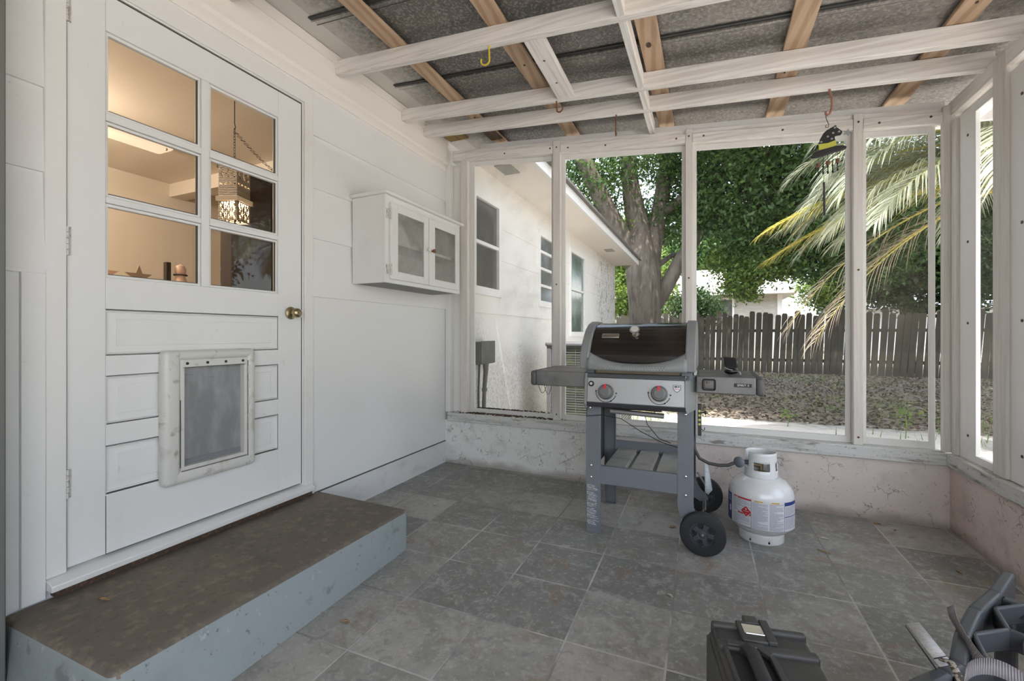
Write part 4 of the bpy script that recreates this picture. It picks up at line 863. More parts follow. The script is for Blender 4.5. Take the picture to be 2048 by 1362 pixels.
hat = MB().prism(crown, Yh-.003, Yh+.003, 'y').build('hat_crown', HB, wc, bev=.001)
MB().prism([(2.573,2.097),(2.613,2.096),(2.648,2.106),(2.653,2.077),(2.613,2.066),(2.575,2.064)], Yh-.005, Yh+.004, 'y').build('hat_band', HY, wc, bev=.001)
MB().prism([(2.533,2.030),(2.548,2.049),(2.573,2.062),(2.613,2.068),(2.652,2.075),(2.681,2.072),(2.697,2.062),(2.693,2.051),(2.666,2.045),(2.632,2.040),(2.598,2.031),(2.563,2.025),(2.543,2.024)], Yh-.012, Yh+.008, 'y').build('hat_brim', HB, wc, bev=.004)
for x, z in ((2.585,2.107),(2.614,2.131),(2.632,2.116),(2.638,2.146),(2.645,2.173),(2.664,2.149)): MB().lathe([(.0055,-.0032),(.0055,-.0042),(.001,-.0042)], (x,Yh,z), 12, 0, 'y').build('dot', HS, hat)
st_ = [(math.sin(R(36*k+20))*(.021 if k % 2 == 0 else .010)+2.699, math.cos(R(36*k+20))*(.021 if k % 2 == 0 else .010)+2.139) for k in range(10)]
MB().prism(st_, Yh-.002, Yh+.002, 'y').build('star', HS, wc)
CU = mat('rust_brown_bead', (.16,.07,.045), .6)
for k, (x, zt_, zbt) in enumerate(((2.571,1.997,1.928),(2.594,2.008,1.937),(2.615,2.003,1.936),(2.636,2.010,1.939),(2.658,2.008,1.945))):
    MB().tube([(x,Yh,2.034+.009*k),(x,Yh,zt_-.012)], .0010, 5).build('chain', M['dark'], wc)
    if k % 2 == 0: MB().lathe([(.006,zt_-.024),(.010,zt_-.020),(.0095,zt_-.002),(.005,zt_)], (x,Yh,0), 14).build('bell', CU, wc)
    mb = MB().lathe([(.0035,zbt+.03),(.005,zbt+.036),(.003,zbt+.042)], (x,Yh,0), 10).lathe([(.001,zbt-.004),(.0055,zbt),(.004,zbt+.008),(.0025,zbt+.014)], (x,Yh,0), 10).tube([(x,Yh,zbt),(x,Yh,zt_-.01)], .0025, 6); mb.build('dangle', M['dark'], wc)
MB().tube([(2.595,Yh,1.94),(2.597,Yh,1.888)], .0009, 5).tube([(2.5975,Yh,1.889),(2.600,Yh,1.711)], .0055, 8).build('chime_rod', mat('brown_black_rod', (.03,.022,.018), .4), wc)

# ---------------------------------------------------------------- tool case in the foreground
BC = mat('black_case_plastic', (.05,.05,.047), .5, layers=[('noise', (7,7,7), .45, .75, (.085,.08,.07), .7), ('noise', (90,90,90), .68, .76, (.11,.105,.095), .4)])
BD = mat('darker_case_plastic', (.012,.012,.013), .5)
tc_ = thing('tool_case', 'black plastic tool case with a grip handle in the foreground', 'tool case', (2.09, 1.1, 0))
ZT = .302; TC = axes((.984,.178,0),(-.178,.984,0),(0,0,1),(2.025,1.318,0))          # local x across, -y towards the camera
def cb(mb, x0, x1, y0, y1, z0, z1, r=.006): return mb.rbox(x0, x1, y0, y1, z0, z1, r, 3, 0, TC)
mb = MB(); cb(mb, .0, .236, -.46, -.004, .0, ZT-.022, .018); cb(mb, .010, .230, -.45, -.010, ZT-.03, ZT-.006, .012); body = mb.build('case_body', BC, tc_)
rdg = MB()
for a, b in ((-.028,-.008), (-.112,-.082), (-.40,-.37)): cb(rdg, .008, .233, a, b, ZT-.03, ZT+.004, .008)
cb(rdg, -.004, .006, -.45, -.02, .12, ZT-.03, .004); rdg.build('case_ridge', BC, body)
mb = MB(); cb(mb, .026, .128, -.36, -.118, ZT-.014, ZT-.004, .003); mb.build('handle_well', BD, tc_)
hd_ = MB(); 
hd_.tube([TC @ Vector(p) for p in ((.066,-.118,ZT-.006),(.072,-.128,ZT+.014),(.074,-.16,ZT+.022),(.075,-.28,ZT+.022),(.075,-.33,ZT+.014),(.074,-.345,ZT-.006))], [.012,.014,.0155,.0155,.014,.012], 14)
ho = hd_.build('handle', mat('ribbed_black_grip', (.028,.028,.029), .55, bump=('noise', (60,60,60), .4)), tc_)
fr2 = MB(); 
for p, q in (((.098,-.098),(.122,-.130)), ((.122,-.130),(.128,-.37))): fr2.bar(TC @ Vector((*p, ZT+.002)), TC @ Vector((*q, ZT+.002)), .016, .014)
fr2.bar(TC @ Vector((.028,-.100,ZT+.002)), TC @ Vector((.11,-.100,ZT+.002)), .018, .014); fr2.bar(TC @ Vector((.024,-.11,ZT-.001)), TC @ Vector((.034,-.40,ZT-.001)), .012, .012); fr2.build('handle_frame', BC, tc_, bev=.003)
lt = MB(); cb(lt, .070, .142, -.082, -.002, ZT-.012, ZT+.008, .004); cb(lt, .092, .128, -.012, .022, ZT-.02, ZT+.010, .004); cb(lt, .128, .150, -.084, .006, ZT-.004, ZT+.012, .003); lo = lt.build('latch', BC, tc_)
mb = MB(); mb.box(.081, .127, -.056, -.020, ZT+.008, ZT+.0095, 0, TC); mb.build('sticker', mat('pale_gold_sticker', (.50,.47,.36), .35, layers=[('noise', (30,200,30), .5, .7, (.36,.33,.24), .6)]), lo)
mb = MB(); mb.tube([TC @ Vector((.084,-.058,ZT+.0095)), TC @ Vector((.127,-.058,ZT+.0095))], .0018, 6); mb.build('sticker_edge', SIL, lo)

# ---------------------------------------------------------------- lattice crate with straps
CR = mat('slate_grey_crate_plastic', (.062,.068,.075), .42, layers=[('noise', (9,9,9), .5, .8, (.095,.10,.105), .6)])
cr = thing('lattice_crate', 'dark grey plastic lattice crate with straps in the lower right corner', 'crate', (2.75, 1.35, 0))
E0 = Vector((2.413,1.180,0)); ed = Vector((.558,.822,0)).normalized(); ei = Vector((ed.y, -ed.x, 0))     # edge direction and inward direction
TCc = axes(ed, ei, (0,0,1), E0); TCc = TCc @ Matrix.Identity(4); ZC = .352
# local x along the visible edge, y inwards (right-handed with z down, so heights stay explicit)
def L(x, y, z): return E0+ed*x+ei*y+Vector((0,0,z))
def plate(mb, pts, z0, z1):
    n = len(pts); vs = [L(x,y,z0) for x,y in pts]+[L(x,y,z1) for x,y in pts]
    mb.add(vs, [tuple(range(n)), tuple(range(n,2*n))[::-1]]+[(i,(i+1)%n,n+(i+1)%n,n+i) for i in range(n)])
def lbar(mb, a, b, wdt, z0, z1):
    a = Vector((*a,0)); b = Vector((*b,0)); d_ = (b-a).normalized(); s_ = Vector((-d_.y, d_.x, 0))*wdt/2
    plate(mb, [(a-s_)[:2], (b-s_)[:2], (b+s_)[:2], (a+s_)[:2]], z0, z1)
rim = MB(); outl = [(-.28,.0),(-.02,.006),(.10,.030),(.16,.036),(.30,.012),(.46,.0),(.62,.006),(.80,.0)]
for p, q in zip(outl[:-1], outl[1:]): lbar(rim, p, q, .030, ZC-.105, ZC)
rim.build('rim', CR, cr, bev=.008, seg=3)
lat = MB(); hexes = [(-.06,.105),(.135,.115),(.33,.105),(.52,.105),(.035,.235),(.235,.235),(.43,.235),(-.16,.235),(.14,.36),(.34,.36),(-.06,.36),(.54,.36)]
done = set()
for (hx, hy) in hexes:
    c = [(hx+.108*math.cos(R(60*k+30))*1.02, hy+.080*math.sin(R(60*k+30))) for k in range(6)]
    for k in range(6):
        a, b = c[k], c[(k+1) % 6]; key = (round((a[0]+b[0])/2/.03), round((a[1]+b[1])/2/.03))
        if key in done: continue
        done.add(key); lbar(lat, a, b, .011, ZC-.055, ZC-.004)
lat.build('lattice', CR, cr, bev=.004)
for (x, y) in ((-.22,.03),(.60,.03),(-.22,.40),(.60,.40)):
    lg = MB(); lbar(lg, (x-.02,y), (x+.02,y), .04, 0, ZC-.06); lg.build('corner_post', CR, cr, bev=.005)
lg = MB(); lbar(lg, (-.25,.42), (.64,.42), .03, ZC-.09, ZC-.01); lbar(lg, (-.24,.02), (-.24,.42), .03, ZC-.09, ZC-.01); lbar(lg, (.62,.02), (.62,.42), .03, ZC-.09, ZC-.01); lbar(lg, (-.22,.03), (.6,.03), .016, .03, .07); lg.build('side_rail', CR, cr, bev=.005)
def mat_web():
    m, nt, out = node_mat('ribbed_mauve_webbing'); b = nt.nodes.new('ShaderNodeBsdfPrincipled'); nt.links.new(b.outputs[0], out.inputs[0]); b.inputs['Roughness'].default_value = .6
    uv = nt.nodes.new('ShaderNodeAttribute'); uv.attribute_name = 'along'; s_ = _math(nt, 'SINE', _math(nt, 'MULTIPLY', uv.outputs['Fac'], 2*math.pi/.0042))
    c = _mixc(nt, _ramp(nt, s_, -.6, .6), (.16,.145,.15), (.27,.25,.255)); nt.links.new(c, b.inputs['Base Color'])
    bn = nt.nodes.new('ShaderNodeBump'); bn.inputs['Strength'].default_value = .6; bn.inputs['Distance'].default_value = .0015; nt.links.new(s_, bn.inputs['Height']); nt.links.new(bn.outputs[0], b.inputs['Normal']); return m
WEB = mat_web()
def ribbon(name, pts, nrm, wdt, m, parent, nsub=10):
    """pts: centre line; nrm: across-direction at each point"""
    P = [Vector(p) for p in pts]; N = [Vector(n).normalized() for n in nrm]; C_ = []; A_ = []
    k = len(P)
    for i in range(k-1):
        p0, p1, p2, p3 = P[max(i-1,0)], P[i], P[i+1], P[min(i+2,k-1)]
        for j in range(nsub):
            t = j/nsub; C_.append(.5*((2*p1)+(-p0+p2)*t+(2*p0-5*p1+4*p2-p3)*t*t+(-p0+3*p1-3*p2+p3)*t**3)); A_.append(N[i].lerp(N[i+1], t).normalized())
    C_.append(P[-1]); A_.append(N[-1]); mb = MB(); vs = []; fs = []; al = []; d_ = 0
    for i, (c, a) in enumerate(zip(C_, A_)):
        if i: d_ += (c-C_[i-1]).length
        vs += [c-a*wdt/2, c+a*wdt/2]; al += [d_, d_]
        if i: fs.append((2*i-2, 2*i-1, 2*i+1, 2*i))
    mb.add(vs, fs, 0, True); o = mb.build(name, m, parent, solid=.0016)
    at = o.data.attributes.new('along', 'FLOAT', 'POINT'); at.data.foreach_set('value', al); return o
ribbon('strap', [(2.425,1.03,.36),(2.447,1.075,.405),(2.480,1.120,.432),(2.520,1.140,.440),(2.560,1.135,.430),(2.600,1.10,.40),(2.63,1.05,.36)], [(.5,-.2,.75)]*2+[(.25,.6,.65)]*3+[(-.2,.6,.5)]*2, .030, WEB, cr)
ribbon('strap', [(2.602,1.505,.372),(2.590,1.47,.372),(2.583,1.43,.368),(2.580,1.385,.360),(2.578,1.33,.352),(2.578,1.27,.362),(2.57,1.22,.40)], [(.8,.3,.4),(.75,.4,.5),(.2,.1,1),(.05,.0,1),(.6,.3,.7),(.9,.3,.2),(.9,.3,.1)], .022, WEB, cr)
ribbon('strap', [(2.70,1.35,.30),(2.715,1.42,.335),(2.755,1.49,.345),(2.80,1.53,.33),(2.84,1.56,.29)], [(.7,-.6,.3)]*5, .036, WEB, cr)
ribbon('strap', [(2.80,1.62,.32),(2.84,1.68,.345),(2.88,1.75,.33)], [(.7,-.6,.3)]*3, .034, WEB, cr)
ribbon('strap', [(2.69,1.28,.30),(2.73,1.30,.33),(2.78,1.30,.31)], [(.2,.9,.3)]*3, .03, WEB, cr)
tg_ = thing('paper_tag', 'long white printed paper tag sticking out beside the lattice crate', 'tag', (2.505, 1.40, .33))
A, B, C_, D_ = Vector((2.490,1.441,.335)), Vector((2.522,1.459,.336)), Vector((2.500,1.230,.378)), Vector((2.471,1.208,.378))
MB().add([A, B, C_, D_], [(0,1,2,3)]).build('tag_sheet', mat('printed_white_paper', (.60,.60,.60), .6, layers=[('noise', (120,120,120), .5, .56, (.40,.40,.42), .55)]), tg_, solid=.0012)
dn = Vector((0,0,.0014)); q = .14
MB().add([D_.lerp(A,q)+dn, C_.lerp(B,q)+dn, C_.lerp(B,q+.012)+dn, D_.lerp(A,q+.012)+dn], [(0,1,2,3)]).add([A.lerp(B,.02)+Vector((-.003,0,-.006)), A.lerp(B,.1)+Vector((-.003,0,-.006)), D_.lerp(C_,.04)+Vector((-.004,0,-.008)), D_+Vector((-.006,0,-.008))], [(0,1,2,3)]).build('tag_edge', BLK, tg_, solid=.0008)
LEO = mat('leopard_ribbon', (.50,.45,.38), .7, layers=[('noise', (90,90,90), .50, .55, (.05,.035,.025), .95)])
ribbon('ribbon', [(2.487,1.238,.3795),(2.491,1.215,.388),(2.487,1.185,.392),(2.484,1.155,.39),(2.488,1.12,.38)], [(.9,.3,.1)]*5, .014, LEO, tg_)
MB().tube([(2.484+.006*math.cos(a), 1.232+.006*math.sin(a), .3805) for a in [R(30*k) for k in range(12)]], .0008, 5, closed=True).build('tag_string', BLK, tg_)
wb = MB().rbox(3.03, 3.075, 2.05, 2.14, .0, .05, .014).build('white_plastic_bit', mat('white_plastic', (.62,.62,.60), .4), loc=(3.05,2.1,0)); tag(wb, 'small white plastic piece on the floor between the crate and the right wall', 'plastic piece')
# ---------------------------------------------------------------- dry leaves on the floor and step
DL = mat('dry_brown_leaf', (.36,.23,.11), .7, layers=[('noise', (60,60,60), .45, .65, (.22,.13,.06), .7)]); DLP = mat('pale_dry_leaf', (.62,.55,.42), .7)
def dleaf(x, y, z, L_, W_, rot, m, label):
    def fn(u, v):
        s = math.sin(math.pi*min(.98, max(.02, u)))**.8; a = (v-.5)*2
        return Vector((L_*(u-.5), W_*.5*s*a, .003+.0035*abs(a)+.002*math.sin(5*u)))
    T = Matrix.Translation((x,y,z)) @ Matrix.Rotation(rot, 4, 'Z'); mb = MB(); n0 = 8
    vs = [T @ fn(i/n0, j/4) for i in range(n0+1) for j in range(5)]; fs = [(i*5+j,(i+1)*5+j,(i+1)*5+j+1,i*5+j+1) for i in range(n0) for j in range(4)]
    o = mb.add(vs, fs, 0, True).build('dry_leaf', m, loc=(x,y,z), solid=.0006); tag(o, label, 'leaf', 'dry leaves and bits on the floor'); return o
for a in ((.797,1.26,0,.030,.020,.5,DL,'brown curled leaf on the floor tile in front of the step'), (1.885,1.925,0,.035,.012,2.4,DLP,'pale tan leaf on the tiles in front of the grill'), (2.547,2.62,0,.060,.010,2.5,DL,'long thin brown leaf right of the propane tank'), (2.585,2.79,0,.040,.010,.1,DLP,'pale thin sliver behind the long brown leaf'), (2.345,2.42,0,.025,.010,2.0,DLP,'pale leaf scrap just in front of the propane tank'), (2.90,3.13,0,.040,.022,.3,DL,'brown leaf lying against the far wall right of the tank'), (2.96,3.06,0,.028,.016,1.3,DL,'smaller brown leaf near the far right wall corner'), (.46,2.36,0,.030,.018,.9,DLP,'pale leaf on the tiles beyond the step'), (1.02,2.33,0,.026,.012,2.2,DL,'brown scrap midway between the step and the grill'), (1.85,2.62,0,.040,.024,.7,DL,'brown leaf on the floor beneath the grill'), (3.06,2.64,0,.035,.014,1.8,DL,'brown leaf by the foot of the right half wall'), (.20,.80,.190,.040,.014,.4,DL,'small orange brown leaf on the concrete step'), (2.86,1.94,0,.030,.012,.4,DLP,'pale bit on the tiles near the crate')): dleaf(*a)

# ================================================================ the room behind the door
RMW = mat('peach_room_paint', (.74,.66,.555), .7); RMC = mat('warm_ceiling_paint', (.76,.69,.60), .8)
for nm, q in (('wall_back', (-3.4,-3.3,-.6,4.4,.1,2.75)), ('wall_side', (-3.4,-.12,4.3,4.4,.1,2.75)), ('wall_front', (-3.4,-.12,-.7,-.6,.1,2.75))):
    o = MB().box(*q).build(nm, RMW); struct(o, 'peach wall of the room behind the door')
o = MB().box(-3.4,-.12,-.7,4.4,2.70,2.8).build('ceiling_room', RMC); struct(o, 'ceiling of the room behind the door')
o = MB().box(-3.4,-.12,-.7,4.4,.10,.20).build('floor_room', mat('room_floor', (.30,.22,.15), .6)); struct(o, 'floor of the room behind the door')
o = MB().box(-3.3,-.13,2.9,3.05,2.56,2.70).build('trim_19', RMC); struct(o, 'boxed beam under the room ceiling')
cl_ = thing('ceiling_light', 'long warm white light fitting on the room ceiling, seen through the door panes', 'ceiling light', (-2.15, 1.6, 2.70))
MB().box(-2.27,-2.03,.9,2.27,2.675,2.70).build('base', RMC, cl_)
MB().rbox(-2.26,-2.04,.92,2.26,2.60,2.68,.03).build('diffuser', mat('glowing_diffuser', (.9,.8,.65), .6, emit=((1.0,.80,.58), .22)), cl_)
for (y_, z_) in ((2.2,2.60),(1.0,2.60)): MB().sphere((-2.06,y_,z_),.012,8).build('knob', M['brass'], cl_)
al = bpy.data.lights.new('room_fill_light', 'POINT'); al.shadow_soft_size = .1; al.energy = 22; al.color = (1.0,.86,.68)  # unseen point light under the fitting, added to brighten the room
ao = bpy.data.objects.new('room_fill_light', al); COL.objects.link(ao); ao.parent = cl_; ao.location = (0, -.45, -.22)
ARM = mat('dark_brown_wood', (.036,.026,.020), .7, spec=.25, layers=[('noise', (20,20,1.5), .45, .7, (.060,.044,.034), .7)])
am = thing('wardrobe', 'tall dark wooden wardrobe in the room behind the door', 'wardrobe', (-1.37, 2.75, .20))
MB().box(-1.44,-1.3,2.24,3.35,.20,2.36).build('carcass', ARM, am, bev=.01); MB().box(-1.46,-1.27,2.22,3.38,2.36,2.40).build('cornice', ARM, am, bev=.015)
for a, b in ((2.28,2.78),(2.80,3.31)):
    w_ = MB().box(-1.3,-1.28,a,b,.28,2.30).build('wardrobe_door', ARM, am, bev=.004); MB().box(-1.282,-1.268,a+.09,b-.09,.45,1.25).box(-1.282,-1.268,a+.09,b-.09,1.40,2.2).build('door_panel', ARM, w_, bev=.012)
# pendant lamp of pierced metal on a swagged chain
pl_ = thing('pendant_lamp', 'glowing pierced metal pendant lamp on a swag chain, seen through the door panes', 'pendant lamp', (-.70, 1.85, 2.38))
PX, PY = -.70, 1.855
DM = mat('pierced_dark_tin', (.24,.20,.155), .45, metal=.6)
sh_ = MB(); nx = 12
def lamp_face(a, holes):
    pass
mb = MB(); hw = .060
cells = []
for side in range(4):
    T = Matrix.Translation((PX,PY,0)) @ Matrix.Rotation(side*math.pi/2+.35, 4, 'Z')
    nz, nc = 34, 20; ztop, zbot = 2.135, 1.775
    for i in range(nc):
        for j in range(nz):
            x0 = -hw+2*hw*i/nc; x1 = -hw+2*hw*(i+1)/nc; h0 = ztop-(ztop-zbot)*j/nz; h1 = ztop-(ztop-zbot)*(j+1)/nz
            f = j/nz; c_ = (i+.5)/nc; hole = False
            for q in (.2, .5, .8):
                if .06 < f < .26 and abs(c_-q-.045*math.sin(f*62)) < .040: hole = True
                if .66 < f < .95 and abs(c_-q-.045*math.sin(f*42)) < .055: hole = True
            if f > .66 and abs(c_-.35) < .03 or f > .66 and abs(c_-.65) < .03: hole = hole or f < .93
            if .33 < f < .37 and (i % 5) in (1,2,3): hole = True
            if hole: continue
            mb.add([(x0,-hw,h0),(x1,-hw,h0),(x1,-hw,h1),(x0,-hw,h1)], [(0,1,2,3)], 0, False, T)
mb.build('lamp_shade', DM, pl_, solid=.0015)
mb = MB(); T = Matrix.Translation((PX,PY,0)) @ Matrix.Rotation(.35, 4, 'Z'); mb.box(-hw-.004,hw+.004,-hw-.004,hw+.004,2.132,2.138,0,T); 
mb.box(-hw-.012,hw+.012,-hw-.012,-hw-.002,1.895,1.925,0,T).box(-hw-.012,hw+.012,hw+.002,hw+.012,1.895,1.925,0,T).box(-hw-.012,-hw-.002,-hw,hw,1.895,1.925,0,T).box(hw+.002,hw+.012,-hw,hw,1.895,1.925,0,T); mb.build('shade_band', mat('pale_shade_band', (.55,.47,.36), .5), pl_)
MB().sphere((PX,PY,1.935), .035, 16).build('bulb', mat('lit_bulb', (1,.9,.7), .5, emit=((1.0,.80,.52), 14)), pl_)
pt = bpy.data.lights.new('pendant_glow', 'POINT'); pt.energy = 3.0; pt.color = (1.0,.72,.42); pt.shadow_soft_size = .035
po = bpy.data.objects.new('pendant_glow', pt); COL.objects.link(po); po.parent = pl_; po.location = (0, .005, 1.88-2.38)
chn = MB(); 
for k in range(13):
    zc = 2.36-.0175*k; T = Matrix.Translation((PX,PY,zc)) @ Matrix.Rotation((k%2)*math.pi/2, 4, 'Z')
    chn.tube([T @ Vector((.006*math.cos(a),0,.012*math.sin(a))) for a in [R(45*q) for q in range(8)]], .0016, 5, closed=True)
prev = Vector((PX,PY,2.35)); 
for k in range(34):
    t = (k+.5)/34; p = Vector((PX-.15*t, PY+.85*t, 2.35-.22*math.sin(math.pi*t*.8)+.12*t)); T = Matrix.Translation(p) @ Matrix.Rotation(math.pi/2*.98, 4, 'Z') @ Matrix.Rotation((k%2)*math.pi/2, 4, 'X')
    chn.tube([T @ Vector((.016*math.cos(a),.006*math.sin(a),0)) for a in [R(45*q) for q in range(8)]], .0016, 5, closed=True)
chn.build('chain', M['dark'], pl_)
MB().tube([(PX,PY,2.70),(PX,PY,2.40),(PX+.008,PY,2.375),(PX,PY,2.36)], .003, 6).tube([(PX,PY,2.12),(PX,PY,2.16)], .004, 6).build('ceiling_hook', M['dark'], pl_)
# shelf with ornaments
o = MB().box(-2.0,-1.55,1.0,2.14,1.385,1.41).box(-1.95,-1.6,1.05,2.1,.2,1.385).build('sideboard', mat('sideboard_wood', (.42,.31,.21), .5)); tag(o, 'tan sideboard carrying star ornaments in the room behind the door', 'sideboard')
def star(y, x, m, label, s=.085, z0=1.412):
    pts = []
    for k in range(10):
        r_ = s if k % 2 == 0 else s*.40; a = R(90+36*k); pts.append((y+r_*math.cos(a), z0+s*.82+r_*math.sin(a)))
    o = MB().prism(pts, x-.008, x+.008, 'x').build('star_ornament', m, loc=(x,y,z0)); tag(o, label, 'ornament', 'star ornaments on the sideboard')
star(1.83, -1.70, mat('bronze_star', (.27,.19,.12), .5), 'bronze five pointed star standing on the sideboard'); star(1.63, -1.70, mat('pinkish_star', (.50,.33,.26), .5), 'pinkish star at the left end of the sideboard, half hidden by the door frame')
o = MB().box(-1.75,-1.71,2.015,2.045,1.412,1.62).build('dark_block', ARM, loc=(-1.73,2.03,1.41)); tag(o, 'dark upright block on the sideboard beside the pink figurine', 'ornament')
fg = thing('figurine', 'pinkish seated figurine on the sideboard', 'figurine', (-1.70,2.08,1.41)); PK = mat('pink_ceramic', (.62,.42,.33), .45)
MB().lathe([(.001,1.411),(.05,1.412),(.055,1.44),(.04,1.49),(.03,1.52),(.036,1.545),(.038,1.57),(.028,1.60),(.001,1.615)], (-1.70,2.105,0), 24).build('body', PK, fg); MB().lathe([(.045,1.525),(.047,1.53),(.045,1.535)], (-1.70,2.105,0), 20).build('collar', ARM, fg)

# ================================================================ outdoors

def mat_wing():
    m, nt, out = node_mat('house_wall_white'); b = nt.nodes.new('ShaderNodeBsdfPrincipled'); nt.links.new(b.outputs[0], out.inputs[0]); b.inputs['Roughness'].default_value = .6
    tc = nt.nodes.new('ShaderNodeTexCoord'); sp = nt.nodes.new('ShaderNodeSeparateXYZ'); nt.links.new(tc.outputs['Object'], sp.inputs[0])
    c = _mixc(nt, _math(nt, 'MULTIPLY', _ramp(nt, _tex(nt, 'noise', (2,2,2)), .5, .8), .4), (.80,.78,.74), (.70,.67,.62))
    big = _math(nt, 'MULTIPLY', _math(nt, 'SUBTRACT', _tex(nt, 'noise', (2.2,2.2,2.2), seed=3), .5), 2.2)
    low = _math(nt, 'SUBTRACT', 1.0, _ramp(nt, _math(nt, 'ADD', sp.outputs[2], big), .5, 1.5))
    far = _ramp(nt, _math(nt, 'ADD', sp.outputs[1], big), 1.2, 2.4)
    msk = _math(nt, 'MINIMUM', _math(nt, 'ADD', _math(nt, 'MULTIPLY', low, .6), far), 1.0)
    spk = _math(nt, 'MULTIPLY', _ramp(nt, _tex(nt, 'noise', (60,60,40), seed=5), .46, .58), msk)
    c = _mixc(nt, _math(nt, 'MULTIPLY', spk, .72), c, (.30,.285,.245))
    blot = _math(nt, 'MULTIPLY', _ramp(nt, _tex(nt, 'noise', (6,6,6), seed=8), .56, .62), far); c = _mixc(nt, _math(nt, 'MULTIPLY', blot, .7), c, (.20,.18,.15))
    nt.links.new(c, b.inputs['Base Color']); return m
HWm = mat_wing()
SOF = mat('soffit_cream_paint', (.80,.74,.67), .7)
GNDZ = -.10
hw = thing('house_wing', 'white house wing with windows and wide eaves beyond the leftmost screens', 'house wing', (0, 7, GNDZ))
mb = MB(); YA, YE = 3.5, 10.62
wins = [(3.70,4.255,1.52,2.42,'a'),(5.47,6.30,1.50,2.40,'b'),(6.90,7.80,1.10,2.43,'c')]
zs_ = [(GNDZ,1.284,.0,.0),(1.284,1.3775,.010,.010),(1.3775,1.86,.004,-.002),(1.86,2.2,.004,-.002),(2.2,2.75,.004,-.002)]
cuts = sorted([YA,YE]+[v for w_ in wins for v in w_[:2]])
for i in range(len(cuts)-1):
    a, b = cuts[i], cuts[i+1]; ww = [w_ for w_ in wins if abs(w_[0]-a) < 1e-6]
    for (p, q, xb, xt) in zs_:
        segs = [(p, q)]
        if ww:
            lo, hi = ww[0][2], ww[0][3]; segs = []
            if p < lo: segs.append((p, min(q, lo)))
            if q > hi: segs.append((max(p, hi), q))
        for s0, s1 in segs: mb.prism([(-.12,s0),(xb,s0),(xt,s1),(-.12,s1)], a, b, 'y')
mb.box(-4.0,-.01,YE-.1,YE,GNDZ,2.75); mb.build('wall', HWm, hw)
MB().box(-.3,.53,3.6,YE+.02,2.70,2.715).build('soffit', SOF, hw); MB().box(.515,.545,3.6,YE+.03,2.685,2.80).box(-4,.53,YE,YE+.03,2.70,2.80).build('fascia', M['bright'], hw)
MB().prism([(.60,2.79),(.60,2.82),(-3.0,3.9),(-3.0,3.8)], 3.55, YE+.1, 'y').build('roof', mat('grey_shingle', (.16,.15,.14), .9, layers=[('noise', (30,30,30), .5, .7, (.25,.24,.22), .6)]), hw)
for (y_, x_) in ((3.98,.22),(8.6,.28)): MB().box(x_-.08,x_+.08,y_-.13,y_+.13,2.690,2.702).build('soffit_vent', mat('grey_vent', (.36,.34,.31), .7), hw)
for (a, b, lo, hi, k) in wins:
    f = .045; fm = MB().box(-.03,.016,a-.035,a+f*.6,lo-.05,hi+.05).box(-.03,.016,b-f*.6,b+.035,lo-.05,hi+.05).box(-.03,.016,a,b,hi-f*.6,hi+.05).box(-.03,.022,a-.04,b+.04,lo-.06,lo+.02)
    nb = {'a': 2, 'b': 4, 'c': 2}[k]
    for j in range(1, nb): zc = lo+(hi-lo)*j/nb+(.05 if k == 'c' else 0); fm.box(-.03,.010,a,b,zc-.018,zc+.018)
    wf = fm.build('window', M['bright'], hw, bev=.003)
    pm = mat('reflecting_pane_'+k, {'a': (.12,.115,.11), 'b': (.14,.15,.15), 'c': (.10,.14,.12)}[k], .12, spec=.8, layers=[('noise', (2.5,2.5,2.5), .45, .7, {'a': (.17,.17,.155), 'b': (.30,.32,.33), 'c': (.20,.28,.20)}[k], .8)])
    for j in range(nb): MB().box(-.024,-.018,a,b,lo+(hi-lo)*j/nb,lo+(hi-lo)*(j+1)/nb).build('pane', pm, wf)
EB = mat('grey_green_box_paint', (.135,.135,.12), .6, layers=[('noise', (10,10,10), .5, .75, (.20,.20,.18), .6)])
eb = thing('utility_box', 'grey electrical box with a conduit on the white outer wall', 'electrical box', (.06, 3.75, .8))
MB().rbox(.012,.122,3.60,3.90,.795,1.005,.012).build('box', EB, eb); MB().rbox(.120,.130,3.605,3.895,.80,1.012,.004).build('lid', EB, eb)
MB().tube([(.075,3.80,.80),(.075,3.80,.72),(.07,3.78,.55),(.07,3.765,.3),(.07,3.76,GNDZ)], [.030,.024,.019,.019,.019], 12).tube([(.07,3.785,.56),(.07,3.784,.53)], .026, 12).build('conduit', EB, eb)
MB().tube([(.05,3.72,.80),(.05,3.70,.55),(.05,3.71,GNDZ)], .010, 8).build('cable', mat('dark_cable', (.09,.09,.085), .7), eb)
MB().box(.01,.045,3.40,3.62,.785,.80).build('white_bracket', M['bright'], eb)
# air conditioner
acm = mat('grey_ac_housing', (.13,.135,.14), .55); ac = thing('air_conditioner', 'grey outdoor air conditioner unit standing by the house wing', 'air conditioner', (.78, 5.1, GNDZ))
x0, x1, y0, y1, z1 = .36, 1.18, 4.74, 5.52, .95
mb = MB()
for (x, y) in ((x0,y0),(x1-.05,y0),(x0,y1-.05),(x1-.05,y1-.05)): mb.box(x,x+.05,y,y+.05,GNDZ+.03,z1)
mb.box(x0,x1,y0,y1,GNDZ+.03,GNDZ+.11); mb.build('housing', acm, ac, bev=.006); MB().rbox(x0-.015,x1+.015,y0-.015,y1+.015,z1-.01,z1+.035,.015).build('top_cover', acm, ac)
MB().box(x0+.03,x1-.03,y0+.03,y1-.03,GNDZ+.08,z1).build('coil', mat('dark_green_fins', (.085,.10,.06), .8, layers=[('noise', (5,5,5), .45, .7, (.17,.19,.07), .8)]), ac)
gm = MB()
